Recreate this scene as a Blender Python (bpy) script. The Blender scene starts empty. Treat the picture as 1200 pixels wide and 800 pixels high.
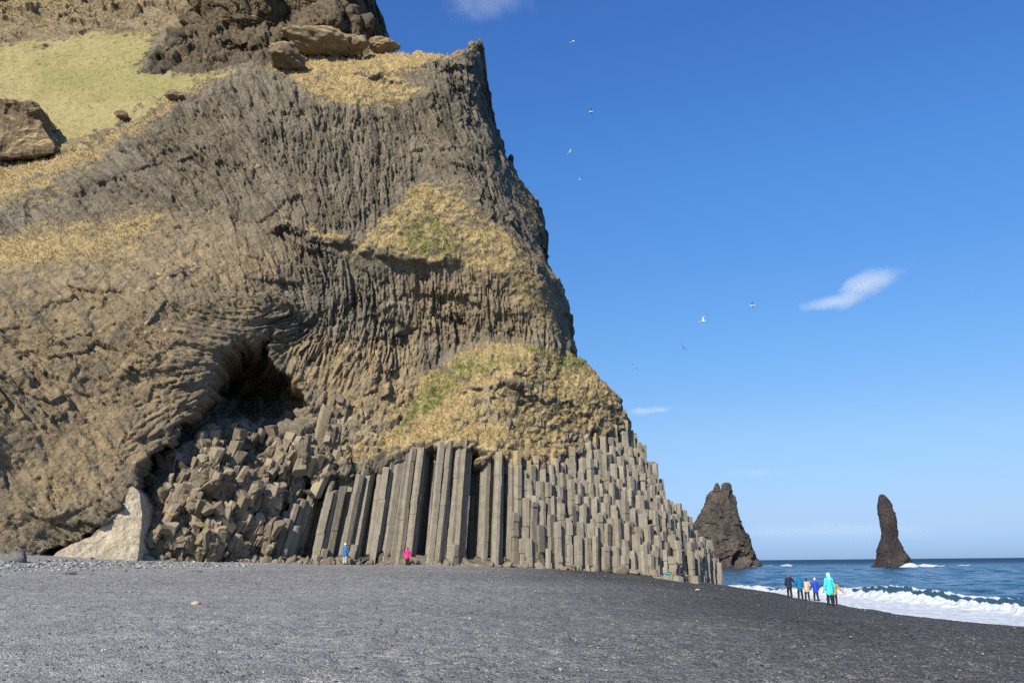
import bpy, bmesh, math, random
import numpy as np
from mathutils import Vector, Matrix

rng = np.random.default_rng(7)
random.seed(7)
SC = bpy.context.scene
COL = SC.collection
R_ = math.radians

# ------------------------------------------------------------------ camera geometry
F = 1000.0
PITCH, ROLL = R_(14.49), R_(0.53)
_r = np.array([1.0, 0, 0]); _u = np.array([0, -math.sin(PITCH), math.cos(PITCH)])
FWD = np.array([0, math.cos(PITCH), math.sin(PITCH)])
RIGHT = _r * math.cos(ROLL) - _u * math.sin(ROLL)
UP = _u * math.cos(ROLL) + _r * math.sin(ROLL)

def W(px, py, Y):
    d = (px - 600) / F * RIGHT + (400 - py) / F * UP + FWD
    return d * (Y / d[1])

def project(X, Y, Z):
    a = X * RIGHT[0] + Y * RIGHT[1] + Z * RIGHT[2]
    b = X * UP[0] + Y * UP[1] + Z * UP[2]
    c = X * FWD[0] + Y * FWD[1] + Z * FWD[2]
    c = np.maximum(c, 0.1)
    return 600 + F * a / c, 400 - F * b / c

# ------------------------------------------------------------------ numeric helpers
_perm = np.random.default_rng(3).permutation(256).astype(np.int32)
_perm = np.concatenate([_perm, _perm, _perm])
_val = np.random.default_rng(4).random(256).astype(np.float32) * 2 - 1

def vnoise(x, y, z, s=0):
    x = np.asarray(x, np.float32) + s * 17.31; y = np.asarray(y, np.float32) + s * 5.77; z = np.asarray(z, np.float32) - s * 9.13
    xi = np.floor(x); yi = np.floor(y); zi = np.floor(z)
    fx = x - xi; fy = y - yi; fz = z - zi
    xi = xi.astype(np.int32) & 255; yi = yi.astype(np.int32) & 255; zi = zi.astype(np.int32) & 255
    fx = fx * fx * fx * (fx * (fx * 6 - 15) + 10); fy = fy * fy * fy * (fy * (fy * 6 - 15) + 10); fz = fz * fz * fz * (fz * (fz * 6 - 15) + 10)
    p0 = _perm[xi]; p1 = _perm[xi + 1]
    q00 = _perm[p0 + yi]; q10 = _perm[p1 + yi]; q01 = _perm[p0 + yi + 1]; q11 = _perm[p1 + yi + 1]
    def v(q, k): return _val[_perm[q + zi + k]]
    a = v(q00, 0) * (1 - fx) + v(q10, 0) * fx
    b = v(q01, 0) * (1 - fx) + v(q11, 0) * fx
    c = v(q00, 1) * (1 - fx) + v(q10, 1) * fx
    d = v(q01, 1) * (1 - fx) + v(q11, 1) * fx
    return (a * (1 - fy) + b * fy) * (1 - fz) + (c * (1 - fy) + d * fy) * fz

def fbm(x, y, z, scale, octv=4, s=0, gain=0.5):
    t = 0; a = 1.0; n = 0.0; f = 1.0 / scale
    for i in range(octv):
        t = t + a * vnoise(x * f, y * f, z * f, s + i * 1.7); n += a; a *= gain; f *= 2.03
    return t / n

def ridged(x, y, z, scale, octv=4, s=0):
    t = 0; a = 1.0; n = 0.0; f = 1.0 / scale
    for i in range(octv):
        t = t + a * (1 - np.abs(vnoise(x * f, y * f, z * f, s + i * 1.7)) * 2); n += a; a *= 0.5; f *= 2.07
    return t / n

def sstep(a, b, x):
    t = np.clip((x - a) / (b - a), 0, 1)
    return t * t * (3 - 2 * t)

def poly_sd(px, py, poly):
    """signed distance, positive inside"""
    px = np.asarray(px, np.float32); py = np.asarray(py, np.float32)
    d = np.full(px.shape, 1e12, np.float32); ins = np.zeros(px.shape, bool)
    n = len(poly)
    for i in range(n):
        ax, ay = poly[i]; bx, by = poly[(i + 1) % n]
        ex, ey = bx - ax, by - ay
        L = ex * ex + ey * ey + 1e-9
        t = np.clip(((px - ax) * ex + (py - ay) * ey) / L, 0, 1)
        d = np.minimum(d, (px - ax - t * ex) ** 2 + (py - ay - t * ey) ** 2)
        if ay != by:
            ins ^= ((ay > py) != (by > py)) & (px < ex * (py - ay) / (by - ay) + ax)
    return np.where(ins, 1, -1) * np.sqrt(d)

def line_d(px, py, pts):
    """distance to an open polyline and height above it (pixels, + = above in the picture)"""
    d = np.full(px.shape, 1e9, np.float32); up = np.zeros(px.shape, np.float32)
    for (ax, ay), (bx, by) in zip(pts, pts[1:]):
        ex, ey = bx - ax, by - ay
        t = np.clip(((px - ax) * ex + (py - ay) * ey) / (ex * ex + ey * ey), 0, 1)
        dx = px - ax - t * ex; dy = py - ay - t * ey
        dd = np.sqrt(dx * dx + dy * dy); m = dd < d
        d = np.where(m, dd, d); up = np.where(m, -dy, up)
    return d, up

def tps_fit(P, v, lam=0.0):
    P = np.asarray(P, float); v = np.asarray(v, float); n = len(P)
    r2 = ((P[:, None] - P[None]) ** 2).sum(-1)
    K = 0.5 * r2 * np.log(r2 + 1e-9) + lam * np.eye(n)
    Q = np.c_[np.ones(n), P]
    M = np.block([[K, Q], [Q.T, np.zeros((3, 3))]])
    w = np.linalg.solve(M, np.r_[v, 0, 0, 0])
    return P, w

def tps_eval(fit, X, Y):
    P, w = fit; out = w[-3] + w[-2] * X + w[-1] * Y
    for (a, b), k in zip(P, w):
        r2 = (X - a) ** 2 + (Y - b) ** 2
        out = out + k * 0.5 * r2 * np.log(r2 + 1e-9)
    return out

def bilin(A, fi, fj):
    i0 = np.clip(np.floor(fi).astype(np.int32), 0, A.shape[0] - 2); j0 = np.clip(np.floor(fj).astype(np.int32), 0, A.shape[1] - 2)
    a = np.clip(fi - i0, 0, 1); b = np.clip(fj - j0, 0, 1)
    return (A[i0, j0] * (1 - a) * (1 - b) + A[i0 + 1, j0] * a * (1 - b) + A[i0, j0 + 1] * (1 - a) * b + A[i0 + 1, j0 + 1] * a * b)

def blur(A, n):
    for _ in range(n):
        A = (np.roll(A, 1, 0) + 2 * A + np.roll(A, -1, 0)) / 4
        A = (np.roll(A, 1, 1) + 2 * A + np.roll(A, -1, 1)) / 4
    return A

# ------------------------------------------------------------------ object helpers
def link(name, me, mat=None, parent=None):
    o = bpy.data.objects.new(name, me); COL.objects.link(o)
    if mat is not None and me is not None: me.materials.append(mat)
    if parent is not None: o.parent = parent
    return o

def np_mesh(name, V, Fc, smooth=False):
    """V (n,3), Fc (m,k) same-size faces"""
    me = bpy.data.meshes.new(name)
    V = np.ascontiguousarray(V, np.float32); Fc = np.ascontiguousarray(Fc, np.int32)
    k = Fc.shape[1]
    me.vertices.add(len(V)); me.vertices.foreach_set('co', V.ravel())
    me.loops.add(Fc.size); me.loops.foreach_set('vertex_index', Fc.ravel())
    me.polygons.add(len(Fc))
    me.polygons.foreach_set('loop_start', np.arange(0, Fc.size, k, dtype=np.int32))
    if smooth: me.polygons.foreach_set('use_smooth', np.ones(len(Fc), bool))
    me.update(calc_edges=True); me.validate()
    return me

def color_attr(me, name, C):
    a = me.attributes.new(name, 'FLOAT_COLOR', 'POINT')
    a.data.foreach_set('color', np.ascontiguousarray(C, np.float32).ravel())

def tag(o, label=None, cat=None, group=None, kind=None):
    if label: o['label'] = label
    if cat: o['category'] = cat
    if group: o['group'] = group
    if kind: o['kind'] = kind
    return o

def empty(name, loc=(0, 0, 0), rz=0):
    o = bpy.data.objects.new(name, None); COL.objects.link(o)
    o.location = loc; o.rotation_euler = (0, 0, rz); o.empty_display_size = 0.3
    return o

# ------------------------------------------------------------------ materials
class NT:
    def __init__(s, name, rough=0.9, spec=0.2):
        s.m = bpy.data.materials.new(name); s.m.use_nodes = True
        s.t = s.m.node_tree; s.t.nodes.clear()
        s.out = s.t.nodes.new('ShaderNodeOutputMaterial')
        s.b = s.t.nodes.new('ShaderNodeBsdfPrincipled')
        s.b.inputs['Roughness'].default_value = rough
        s.b.inputs['Specular IOR Level'].default_value = spec
        s.t.links.new(s.b.outputs[0], s.out.inputs[0])
        s.tc = s.t.nodes.new('ShaderNodeTexCoord').outputs['Object']
    def L(s, a, b): s.t.links.new(a, b)
    def _in(s, sock, v):
        if isinstance(v, (int, float)): sock.default_value = v
        elif isinstance(v, (tuple, list)):
            sock.default_value = tuple(v) + ((1,) if len(v) == 3 and sock.type == 'RGBA' else ())
        else: s.L(v, sock)
    def map(s, scale=(1, 1, 1), rot=(0, 0, 0)):
        n = s.t.nodes.new('ShaderNodeMapping'); n.inputs['Scale'].default_value = scale; n.inputs['Rotation'].default_value = rot
        s.L(s.tc, n.inputs[0]); return n.outputs[0]
    def noise(s, scale, detail=4, rough=0.55, dist=0, vec=None, col=False):
        n = s.t.nodes.new('ShaderNodeTexNoise'); n.inputs['Scale'].default_value = scale; n.inputs['Detail'].default_value = detail
        n.inputs['Roughness'].default_value = rough; n.inputs['Distortion'].default_value = dist
        s.L(vec if vec is not None else s.tc, n.inputs['Vector']); return n.outputs['Color' if col else 'Fac']
    def vor(s, scale, feat='F1', out='Distance', vec=None):
        n = s.t.nodes.new('ShaderNodeTexVoronoi'); n.feature = feat; n.inputs['Scale'].default_value = scale
        s.L(vec if vec is not None else s.tc, n.inputs['Vector']); return n.outputs[out]
    def ramp(s, f, stops):
        n = s.t.nodes.new('ShaderNodeValToRGB'); e = n.color_ramp.elements
        while len(e) < len(stops): e.new(0.5)
        for k, (p, c) in enumerate(stops):
            e[k].position = p; e[k].color = (c, c, c, 1) if isinstance(c, (int, float)) else tuple(c) + (1,)
        s._in(n.inputs[0], f); return n.outputs[0]
    def mix(s, f, a, b, mode='MIX'):
        n = s.t.nodes.new('ShaderNodeMix'); n.data_type = 'RGBA'; n.blend_type = mode
        s._in(n.inputs[0], f); s._in(n.inputs[6], a); s._in(n.inputs[7], b); return n.outputs[2]
    def math(s, op, a, b=0.0, clamp=False):
        n = s.t.nodes.new('ShaderNodeMath'); n.operation = op; n.use_clamp = clamp
        s._in(n.inputs[0], a); s._in(n.inputs[1], b); return n.outputs[0]
    def attr(s, name):
        n = s.t.nodes.new('ShaderNodeAttribute'); n.attribute_name = name; return n
    def sep(s, c):
        n = s.t.nodes.new('ShaderNodeSeparateColor'); s.L(c, n.inputs[0]); return n.outputs
    def bump(s, h, strength=0.5, dist=0.1, nrm=None):
        n = s.t.nodes.new('ShaderNodeBump'); n.inputs['Strength'].default_value = strength; n.inputs['Distance'].default_value = dist
        s._in(n.inputs['Height'], h)
        if nrm is not None: s.L(nrm, n.inputs['Normal'])
        return n.outputs[0]
    def fin(s, col, nrm=None, rough=None):
        s._in(s.b.inputs['Base Color'], col)
        if nrm is not None: s.L(nrm, s.b.inputs['Normal'])
        if rough is not None: s._in(s.b.inputs['Roughness'], rough)
        return s.m

def mat_plain(name, c, rough=0.8, var=0.25, scale=8):
    n = NT(name, rough, 0.3)
    f = n.noise(scale, 4)
    return n.fin(n.mix(f, tuple(v * (1 - var) for v in c), tuple(min(1, v * (1 + var)) for v in c)))

def mat_cliff(name='cliff_rock', k=1.0):
    n = NT(name, 0.95, 0.15)
    at = n.attr('masks'); veg, grn, brn = n.sep(at.outputs['Color'])[:3]; pale = at.outputs['Alpha']
    n1 = n.noise(0.35, 5, 0.6); n2 = n.noise(2.2, 5, 0.65); n3 = n.noise(9, 3, 0.6)
    rock = n.ramp(n1, [(0.3, (0.17 * k, 0.147 * k, 0.108 * k)), (0.5, (0.25 * k, 0.216 * k, 0.158 * k)), (0.72, (0.33 * k, 0.284 * k, 0.205 * k))])
    rock = n.mix(n.ramp(n2, [(0.35, 0.0), (0.75, 1.0)]), rock, n.mix(0.5, rock, (0.44 * k, 0.375 * k, 0.265 * k)))
    rock = n.mix(n.ramp(n3, [(0.42, 0.45), (0.62, 0.0)]), rock, (0.085, 0.077, 0.066))
    tone = n.attr('tone').outputs['Fac']
    rock = n.mix(1.0, rock, n.ramp(tone, [(0.0, (0.50, 0.50, 0.52)), (0.45, (0.88, 0.88, 0.88)), (0.75, (1.0, 1.0, 1.0)), (1.0, (1.12, 1.11, 1.09))]), 'MULTIPLY')
    # brown weathered rock with dry plants
    bcol = n.ramp(n.noise(1.5, 5, 0.65), [(0.3, (0.25 * k, 0.185 * k, 0.105 * k)), (0.55, (0.40 * k, 0.30 * k, 0.17 * k)), (0.75, (0.52 * k, 0.40 * k, 0.225 * k))])
    bm_ = n.math('MULTIPLY', brn, n.ramp(n.noise(0.9, 4), [(0.32, 0.15), (0.6, 1.0)]))
    rock = n.mix(bm_, rock, bcol)
    # freshly broken pale faces and droppings
    v = n.vor(2.6, 'F1', 'Color'); r = n.sep(v)[0]
    sp = n.math('MULTIPLY', n.math('GREATER_THAN', r, 0.93), n.math('LESS_THAN', n.vor(2.6), 0.33))
    sp = n.math('MULTIPLY', sp, n.math('MULTIPLY', pale, n.ramp(n.noise(0.25, 3), [(0.42, 0.0), (0.6, 1.0)])))
    rock = n.mix(sp, rock, (0.62, 0.54, 0.40))
    # straw
    g1 = n.noise(1.1, 5, 0.7); g2 = n.noise(7, 4, 0.7)
    straw = n.ramp(g1, [(0.28, (0.265, 0.192, 0.092)), (0.5, (0.46, 0.345, 0.162)), (0.72, (0.61, 0.475, 0.25))])
    straw = n.mix(n.ramp(g2, [(0.35, 0.4), (0.6, 0.0)]), straw, (0.17, 0.125, 0.055))
    green = n.ramp(g2, [(0.3, (0.06, 0.085, 0.02)), (0.6, (0.14, 0.18, 0.045)), (0.8, (0.26, 0.26, 0.08))])
    gm = n.math('MULTIPLY', grn, n.ramp(n.noise(1.7, 4), [(0.35, 0.0), (0.6, 1.0)]))
    plant = n.mix(gm, straw, green)
    vm = n.ramp(n.math('ADD', veg, n.math('MULTIPLY', n.math('ADD', n.math('SUBTRACT', n.noise(2.6, 6, 0.75), 0.5), n.math('SUBTRACT', n.noise(0.5, 3, 0.6), 0.5)), 1.0)), [(0.40, 0.0), (0.66, 1.0)])
    col = n.mix(vm, rock, plant)
    h = n.math('ADD', n.math('MULTIPLY', n2, 0.4), n.math('MULTIPLY', n.noise(7, 6, 0.75), 0.6))
    h = n.math('ADD', h, n.math('MULTIPLY', n.vor(3.2, 'DISTANCE_TO_EDGE', 'Distance'), 0.35))
    return n.fin(col, n.bump(h, 1.0, 0.3))

def mat_slope():
    n = NT('slope_grass', 1.0, 0.05)
    at = n.attr('masks'); veg, grn, brn = n.sep(at.outputs['Color'])[:3]
    a = n.noise(0.16, 5, 0.6); b = n.noise(1.3, 5, 0.75); c = n.noise(8, 4, 0.7)
    straw = n.ramp(b, [(0.3, (0.29, 0.24, 0.11)), (0.7, (0.44, 0.37, 0.19))])
    green = n.ramp(b, [(0.3, (0.17, 0.18, 0.058)), (0.7, (0.30, 0.29, 0.115))])
    f = n.math('ADD', grn, n.math('MULTIPLY', n.math('SUBTRACT', a, 0.5), 1.4), clamp=True)
    col = n.mix(f, straw, green)
    col = n.mix(n.ramp(c, [(0.3, 0.5), (0.6, 0.0)]), col, (0.13, 0.11, 0.04))
    return n.fin(col, n.bump(n.math('ADD', b, n.math('MULTIPLY', c, 0.5)), 0.8, 0.25))

def mat_column(name='column_basalt', warm=0.0):
    n = NT(name, 0.9, 0.2)
    at = n.attr('masks'); rnd, lich, hgt = n.sep(at.outputs['Color'])[:3]
    base = n.ramp(rnd, [(0.0, (0.165, 0.144, 0.109)), (0.5, (0.245, 0.216, 0.166)), (1.0, (0.32, 0.285, 0.222))])
    if warm: base = n.ramp(rnd, [(0.0, (0.12, 0.095, 0.064)), (0.5, (0.225, 0.182, 0.124)), (1.0, (0.37, 0.305, 0.21))])
    a = n.noise(1.4, 5, 0.65); st = n.noise(3.0, 4, 0.6, vec=n.map((2.2, 2.2, 0.35)))
    base = n.mix(n.ramp(a, [(0.35, 0.45), (0.65, 0.0)]), base, (0.10, 0.086, 0.063))
    base = n.mix(n.ramp(st, [(0.5, 0.0), (0.75, 0.5)]), base, (0.38, 0.335, 0.255))
    tan = n.mix(n.noise(5, 4), (0.28, 0.20, 0.09), (0.46, 0.34, 0.16))
    lm = n.ramp(n.math('ADD', lich, n.math('MULTIPLY', n.math('SUBTRACT', n.noise(1.6, 5, 0.7), 0.5), 1.1)), [(0.5, 0.0), (0.64, 1.0)])
    base = n.mix(lm, base, tan)
    h = n.math('ADD', a, n.math('MULTIPLY', n.noise(11, 4, 0.7), 0.4))
    return n.fin(base, n.bump(h, 0.6, 0.12))

def mat_beach():
    n = NT('black_gravel', 0.85, 0.15)
    at = n.attr('masks'); wet, light, _ = n.sep(at.outputs['Color'])[:3]
    v1 = n.vor(44, 'F1', 'Color'); r1 = n.sep(v1)
    v2 = n.vor(19, 'F1', 'Color'); r2 = n.sep(v2)
    big = n.noise(0.12, 4); mid = n.noise(1.2, 5, 0.65)
    dark = n.ramp(r1[0], [(0.0, (0.026, 0.0255, 0.025)), (0.5, (0.074, 0.0725, 0.070)), (0.85, (0.145, 0.141, 0.135)), (1.0, (0.29, 0.28, 0.265))])
    lite = n.ramp(r1[0], [(0.0, (0.20, 0.193, 0.181)), (0.5, (0.39, 0.378, 0.356)), (0.85, (0.54, 0.523, 0.492)), (1.0, (0.70, 0.678, 0.64))])
    v3 = n.sep(n.vor(15, 'F1', 'Color')); v4 = n.sep(n.vor(6.5, 'F1', 'Color'))
    f = n.math('ADD', light, n.math('MULTIPLY', n.math('SUBTRACT', big, 0.5), 0.5), clamp=True)
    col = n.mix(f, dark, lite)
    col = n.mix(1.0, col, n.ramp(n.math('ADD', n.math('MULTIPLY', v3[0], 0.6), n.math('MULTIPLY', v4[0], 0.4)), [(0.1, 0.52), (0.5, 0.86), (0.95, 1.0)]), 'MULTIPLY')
    col = n.mix(n.math('MULTIPLY', n.math('GREATER_THAN', v4[1], 0.975), n.math('MULTIPLY', n.math('LESS_THAN', n.vor(6.5), 0.28), f)), col, (0.6, 0.58, 0.53))
    sp = n.math('MULTIPLY', n.math('GREATER_THAN', r2[1], 0.982), f)
    col = n.mix(sp, col, (0.42, 0.40, 0.36))
    col = n.mix(n.ramp(mid, [(0.35, 0.25), (0.6, 0.0)]), col, (0.05, 0.048, 0.045))
    col = n.mix(n.math('MULTIPLY', wet, 0.75), col, (0.018, 0.019, 0.022))
    h = n.math('ADD', n.math('MULTIPLY', n.vor(44), -0.45), n.math('MULTIPLY', n.vor(19), -0.6))
    h = n.math('ADD', h, n.math('MULTIPLY', n.math('MULTIPLY', n.ramp(n.noise(3.2, 3, 0.55), [(0.3, 0.0), (0.62, 1.0)]), 1.8), n.math('SUBTRACT', 1.15, light)))
    nb = n.bump(n.math('ADD', h, n.math('MULTIPLY', mid, 1.2)), 0.8, 0.05)
    rough = n.mix(wet, (0.85, 0.85, 0.85), (0.35, 0.35, 0.35))
    return n.fin(col, nb, rough)

def mat_sea():
    n = NT('sea_water', 0.12, 0.5)
    n.b.inputs['IOR'].default_value = 1.33; n.b.inputs['Specular IOR Level'].default_value = 0.22
    at = n.attr('masks'); foam, shal, tex = n.sep(at.outputs['Color'])[:3]
    deep = n.mix(n.noise(0.02, 4), (0.013, 0.047, 0.082), (0.021, 0.066, 0.108))
    wat = n.mix(shal, deep, (0.06, 0.12, 0.13))
    lace = n.math('ADD', n.math('MULTIPLY', n.noise(0.9, 6, 0.7, 0.6), 0.75), n.math('MULTIPLY', n.noise(4.5, 4, 0.7), 0.35))
    fm = n.ramp(n.math('ADD', n.math('SUBTRACT', n.math('MULTIPLY', foam, 1.6), 0.65), lace), [(0.52, 0.0), (0.66, 1.0)])
    fcol = n.ramp(n.noise(2.2, 5, 0.7), [(0.3, (0.30, 0.35, 0.39)), (0.58, (0.66, 0.69, 0.71))])
    col = n.mix(fm, wat, fcol)
    w1 = n.noise(0.55, 5, 0.65, vec=n.map((1, 0.45, 1), (0, 0, 0.5))); w2 = n.noise(2.6, 4, 0.6, vec=n.map((1, 0.5, 1), (0, 0, -0.2)))
    h = n.math('ADD', w1, n.math('MULTIPLY', w2, 0.3))
    return n.fin(col, n.bump(h, 0.7, 0.28), n.mix(fm, n.mix(tex, (0.14, 0.14, 0.14), (0.6, 0.6, 0.6)), (0.9, 0.9, 0.9)))

def mat_stack(name, a, b, c):
    n = NT(name, 0.95, 0.12)
    n1 = n.noise(0.11, 5, 0.65); n2 = n.noise(0.5, 5, 0.7); n3 = n.noise(1.9, 4, 0.7)
    col = n.ramp(n.math('ADD', n.math('MULTIPLY', n1, 0.6), n.math('MULTIPLY', n2, 0.4)), [(0.36, a), (0.5, b), (0.66, c)])
    col = n.mix(n.ramp(n3, [(0.38, 0.5), (0.6, 0.0)]), col, tuple(v * 0.5 for v in a))
    wsp = n.math('MULTIPLY', n.math('GREATER_THAN', n.noise(1.1, 3), 0.68), n.math('GREATER_THAN', n.noise(0.1, 2), 0.56))
    col = n.mix(wsp, col, (0.35, 0.33, 0.30))
    return n.fin(col, n.bump(n.math('ADD', n2, n3), 1.0, 0.8))

def mat_boulder(name, a, b, straw=0.0):
    n = NT(name, 0.95, 0.15)
    f = n.noise(1.2, 6, 0.7)
    col = n.ramp(f, [(0.3, a), (0.7, b)])
    if straw:
        nz = n.t.nodes.new('ShaderNodeNewGeometry').outputs['Normal']
        sx = n.t.nodes.new('ShaderNodeSeparateXYZ'); n.L(nz, sx.inputs[0])
        m = n.ramp(n.math('ADD', n.math('MULTIPLY', sx.outputs[2], 0.7), n.math('MULTIPLY', n.noise(1.5, 5, 0.7), 0.6)), [(0.78 - straw * 0.4, 0.0), (0.9 - straw * 0.4, 1.0)])
        col = n.mix(m, col, n.mix(n.noise(4, 4), (0.28, 0.2, 0.09), (0.46, 0.35, 0.16)))
    return n.fin(col, n.bump(n.math('ADD', f, n.math('MULTIPLY', n.noise(7, 4, 0.7), 0.5)), 0.9, 0.2))

def mat_vcol(name, attr='tint', rough=0.9):
    n = NT(name, rough, 0.15)
    return n.fin(n.attr(attr).outputs['Color'])

M_BROKEN = mat_column('broken_basalt', 1.0)
M_OUT = mat_cliff('outcrop_rock', 0.5)
M_CLIFF, M_SLOPE, M_COLUMN, M_BEACH, M_SEA = mat_cliff('cliff_rock', 0.94), mat_slope(), mat_column(), mat_beach(), mat_sea()
M_TUFT = mat_vcol('dry_grass_blades', rough=1.0)
M_STONES = mat_vcol('beach_stones')

# ------------------------------------------------------------------ BEACH HEIGHT
SEA = -3.3
_bp = []
for px, py, Y in [(-120, 644, 52), (0, 650, 58), (60, 652, 61), (160, 656, 65), (230, 657, 69), (330, 659, 72), (400, 661, 73), (480, 661, 75), (600, 664.5, 76),
                  (700, 669, 79), (795, 677, 83), (850, 687, 92)]:
    _bp.append(W(px, py, Y))
_bp += [np.array(p, float) for p in [(0, 0, -1.6), (0, 11, -1.62), (-7, 11, -1.5), (7.7, 12.5, -1.85), (0, 30, -1.25), (-15, 30, -0.9), (-30, 45, -0.1), (0, 50, -0.75), (10, 30, -1.75), (16.8, 45, -2.53), (11, 60, -1.55),
        (25, 42, SEA), (24.2, 63, SEA), (24.8, 76, SEA), (25.8, 107, SEA), (25, 25, -3.2), (21.8, 66, -2.97), (34, 42, -4.4), (34, 63, -4.4), (35, 85, -4.4), (36, 107, -4.4), (34, 20, -4.4), (25, 0, -3.3), (34, 0, -4.4),
        (-30, 0, -0.6), (-45, 25, 0.3), (-60, 40, 1.4), (0, -20, -1.7), (25, -20, -3.3), (34, -20, -4.4), (-30, -20, -0.5), (50, 50, -5.8), (50, 110, -5.8), (50, -20, -5.8), (0, 100, 0.0), (-40, 90, 2), (-80, 90, 3)]]
_bp = np.array(_bp)
BFIT = tps_fit(_bp[:, :2], _bp[:, 2], 0.5)
def ground(X, Y): return tps_eval(BFIT, np.asarray(X, float), np.asarray(Y, float))
def ground_hit(px, py):
    lo = None
    for Y in np.arange(6, 130, 0.05):
        p = W(px, py, Y)
        if p[2] <= ground(p[0], p[1]) : return p
    return W(px, py, 80)

def build_beach():
    nr, nc = 720, 1080
    v = np.linspace(0, 1, nr); Yr = 4.5 * (150 / 4.5) ** v - 6.0
    t = np.linspace(-0.86, 0.66, nc)
    Y = np.repeat(Yr[:, None], nc, 1); X = t[None] * (Y + 12)
    Z = ground(X, Y)
    Z = Z + 0.10 * fbm(X, Y, 0 * X, 7, 3, 2) + 0.05 * fbm(X, Y, 0 * X, 1.6, 3, 5)
    near = 1 - sstep(40, 90, Y)
    # trodden gravel: shallow dimples
    gx, gy = X / 0.55, Y / 0.75
    d = np.full(X.shape, 9.0, np.float32); ci, cj = np.floor(gx), np.floor(gy)
    for a in (-1, 0, 1):
        for b in (-1, 0, 1):
            i, j = ci + a, cj + b
            h1 = np.modf(np.abs(np.sin(i * 12.9898 + j * 78.233) * 43758.5453))[0]; h2 = np.modf(np.abs(np.sin(i * 39.346 + j * 11.135) * 24634.634))[0]
            d = np.minimum(d, (gx - i - h1) ** 2 + (gy - j - h2) ** 2)
    d = np.sqrt(d)
    rightness = sstep(-12, 10, X)
    Z = Z - (0.03 + 0.075 * rightness) * np.exp(-(d / 0.33) ** 2) * (0.6 + 0.8 * fbm(X, Y, 0 * X, 4, 2, 9))
    Z = Z + (0.012 + 0.012 * rightness) * fbm(X, Y, 0 * X, 0.22, 2, 3) * near
    wl = Z - SEA
    wet = (1 - sstep(0.05, 0.42, wl + 0.12 * fbm(X, Y, 0 * X, 3, 3, 8)))
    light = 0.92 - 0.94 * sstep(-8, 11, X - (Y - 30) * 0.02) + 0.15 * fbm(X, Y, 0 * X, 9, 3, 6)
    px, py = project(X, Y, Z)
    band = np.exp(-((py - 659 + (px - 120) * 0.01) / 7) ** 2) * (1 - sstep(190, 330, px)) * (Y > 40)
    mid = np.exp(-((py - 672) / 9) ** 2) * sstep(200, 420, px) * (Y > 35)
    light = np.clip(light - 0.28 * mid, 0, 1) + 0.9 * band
    V = np.stack([X, Y, Z], -1).reshape(-1, 3)
    idx = np.arange(nr * nc).reshape(nr, nc)
    Fc = np.stack([idx[:-1, :-1], idx[:-1, 1:], idx[1:, 1:], idx[1:, :-1]], -1).reshape(-1, 4)
    me = np_mesh('beach', V, Fc, True)
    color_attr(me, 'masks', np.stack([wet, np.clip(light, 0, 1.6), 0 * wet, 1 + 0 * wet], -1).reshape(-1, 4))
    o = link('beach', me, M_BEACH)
    tag(o, 'dark grey gravel beach sloping down to the surf', 'beach', kind='structure')
    # loose stones lying on the gravel: nobody could count them
    ico = bmesh.new(); bmesh.ops.create_icosphere(ico, subdivisions=1, radius=1); iv = np.array([q.co[:] for q in ico.verts]); ico.verts.ensure_lookup_table()
    iF = np.array([[q.index for q in f.verts] for f in ico.faces]); ico.free()
    N = 15000
    Yp = 9 + (70 - 9) * rng.random(N) ** 2.0; tp = rng.uniform(-0.66, 0.62, N); Xp = tp * (Yp + 2)
    keep = (ground(Xp, Yp) > SEA + 0.35) & (rng.random(N) < 0.35 + 0.65 * (Xp < 2)); Xp, Yp = Xp[keep], Yp[keep]
    # a denser strip of cobbles along the cliff foot on the left
    M = 2600; q = np.array([W(a, 655 + (a * 0.012) + b, 0 + 50 + a * 0.055) for a, b in zip(rng.uniform(-10, 300, M), rng.uniform(-2, 2, M))])
    Xs = np.r_[Xp, q[:, 0] + rng.normal(0, 0.5, M)]; Ys = np.r_[Yp, q[:, 1] + rng.normal(0, 4.5, M) - 3]
    n = len(Xs)
    sz = 0.006 + 0.016 * rng.random(n) ** 3 + 0.0004 * Ys; sz[-M:] = 0.03 + 0.12 * rng.random(M) ** 5
    pale = (rng.random(n) < 0.03) & (Xs < rng.uniform(-14, 4, n)); sz[pale] *= rng.uniform(0.9, 1.5, pale.sum())
    Zs = ground(Xs, Ys) + 0.10 * fbm(Xs, Ys, 0 * Xs, 7, 3, 2) + 0.05 * fbm(Xs, Ys, 0 * Xs, 1.6, 3, 5) + sz * 0.15
    sc = sz[:, None] * np.stack([rng.uniform(.8, 1.5, n), rng.uniform(.7, 1.2, n), rng.uniform(.35, .7, n)], -1)
    ang = rng.uniform(0, 6.28, n); c, s_ = np.cos(ang)[:, None], np.sin(ang)[:, None]
    L = iv[None] * sc[:, None] * (1 + 0.25 * rng.normal(0, 1, (n, len(iv), 1)).clip(-1, 1))
    Vx = L[..., 0] * c - L[..., 1] * s_ + Xs[:, None]; Vy = L[..., 0] * s_ + L[..., 1] * c + Ys[:, None]; Vz = L[..., 2] + Zs[:, None]
    V = np.stack([Vx, Vy, Vz], -1).reshape(-1, 3)
    Fc = (iF[None] + (np.arange(n) * len(iv))[:, None, None]).reshape(-1, 3)
    me = np_mesh('pebbles', V, Fc, True)
    g = 0.05 + 0.13 * rng.random(n); pick = rng.random(n) < 0.10; g[pick] = rng.uniform(0.25, 0.5, pick.sum()); g[pale] = rng.uniform(0.3, 0.62, pale.sum()); g[-M:] = rng.uniform(0.10, 0.42, M)
    tc = np.stack([g, g * 0.99, g * 0.96, 1 + 0 * g], -1)
    color_attr(me, 'tint', np.repeat(tc, len(iv), 0))
    o = link('pebbles', me, M_STONES)
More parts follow.
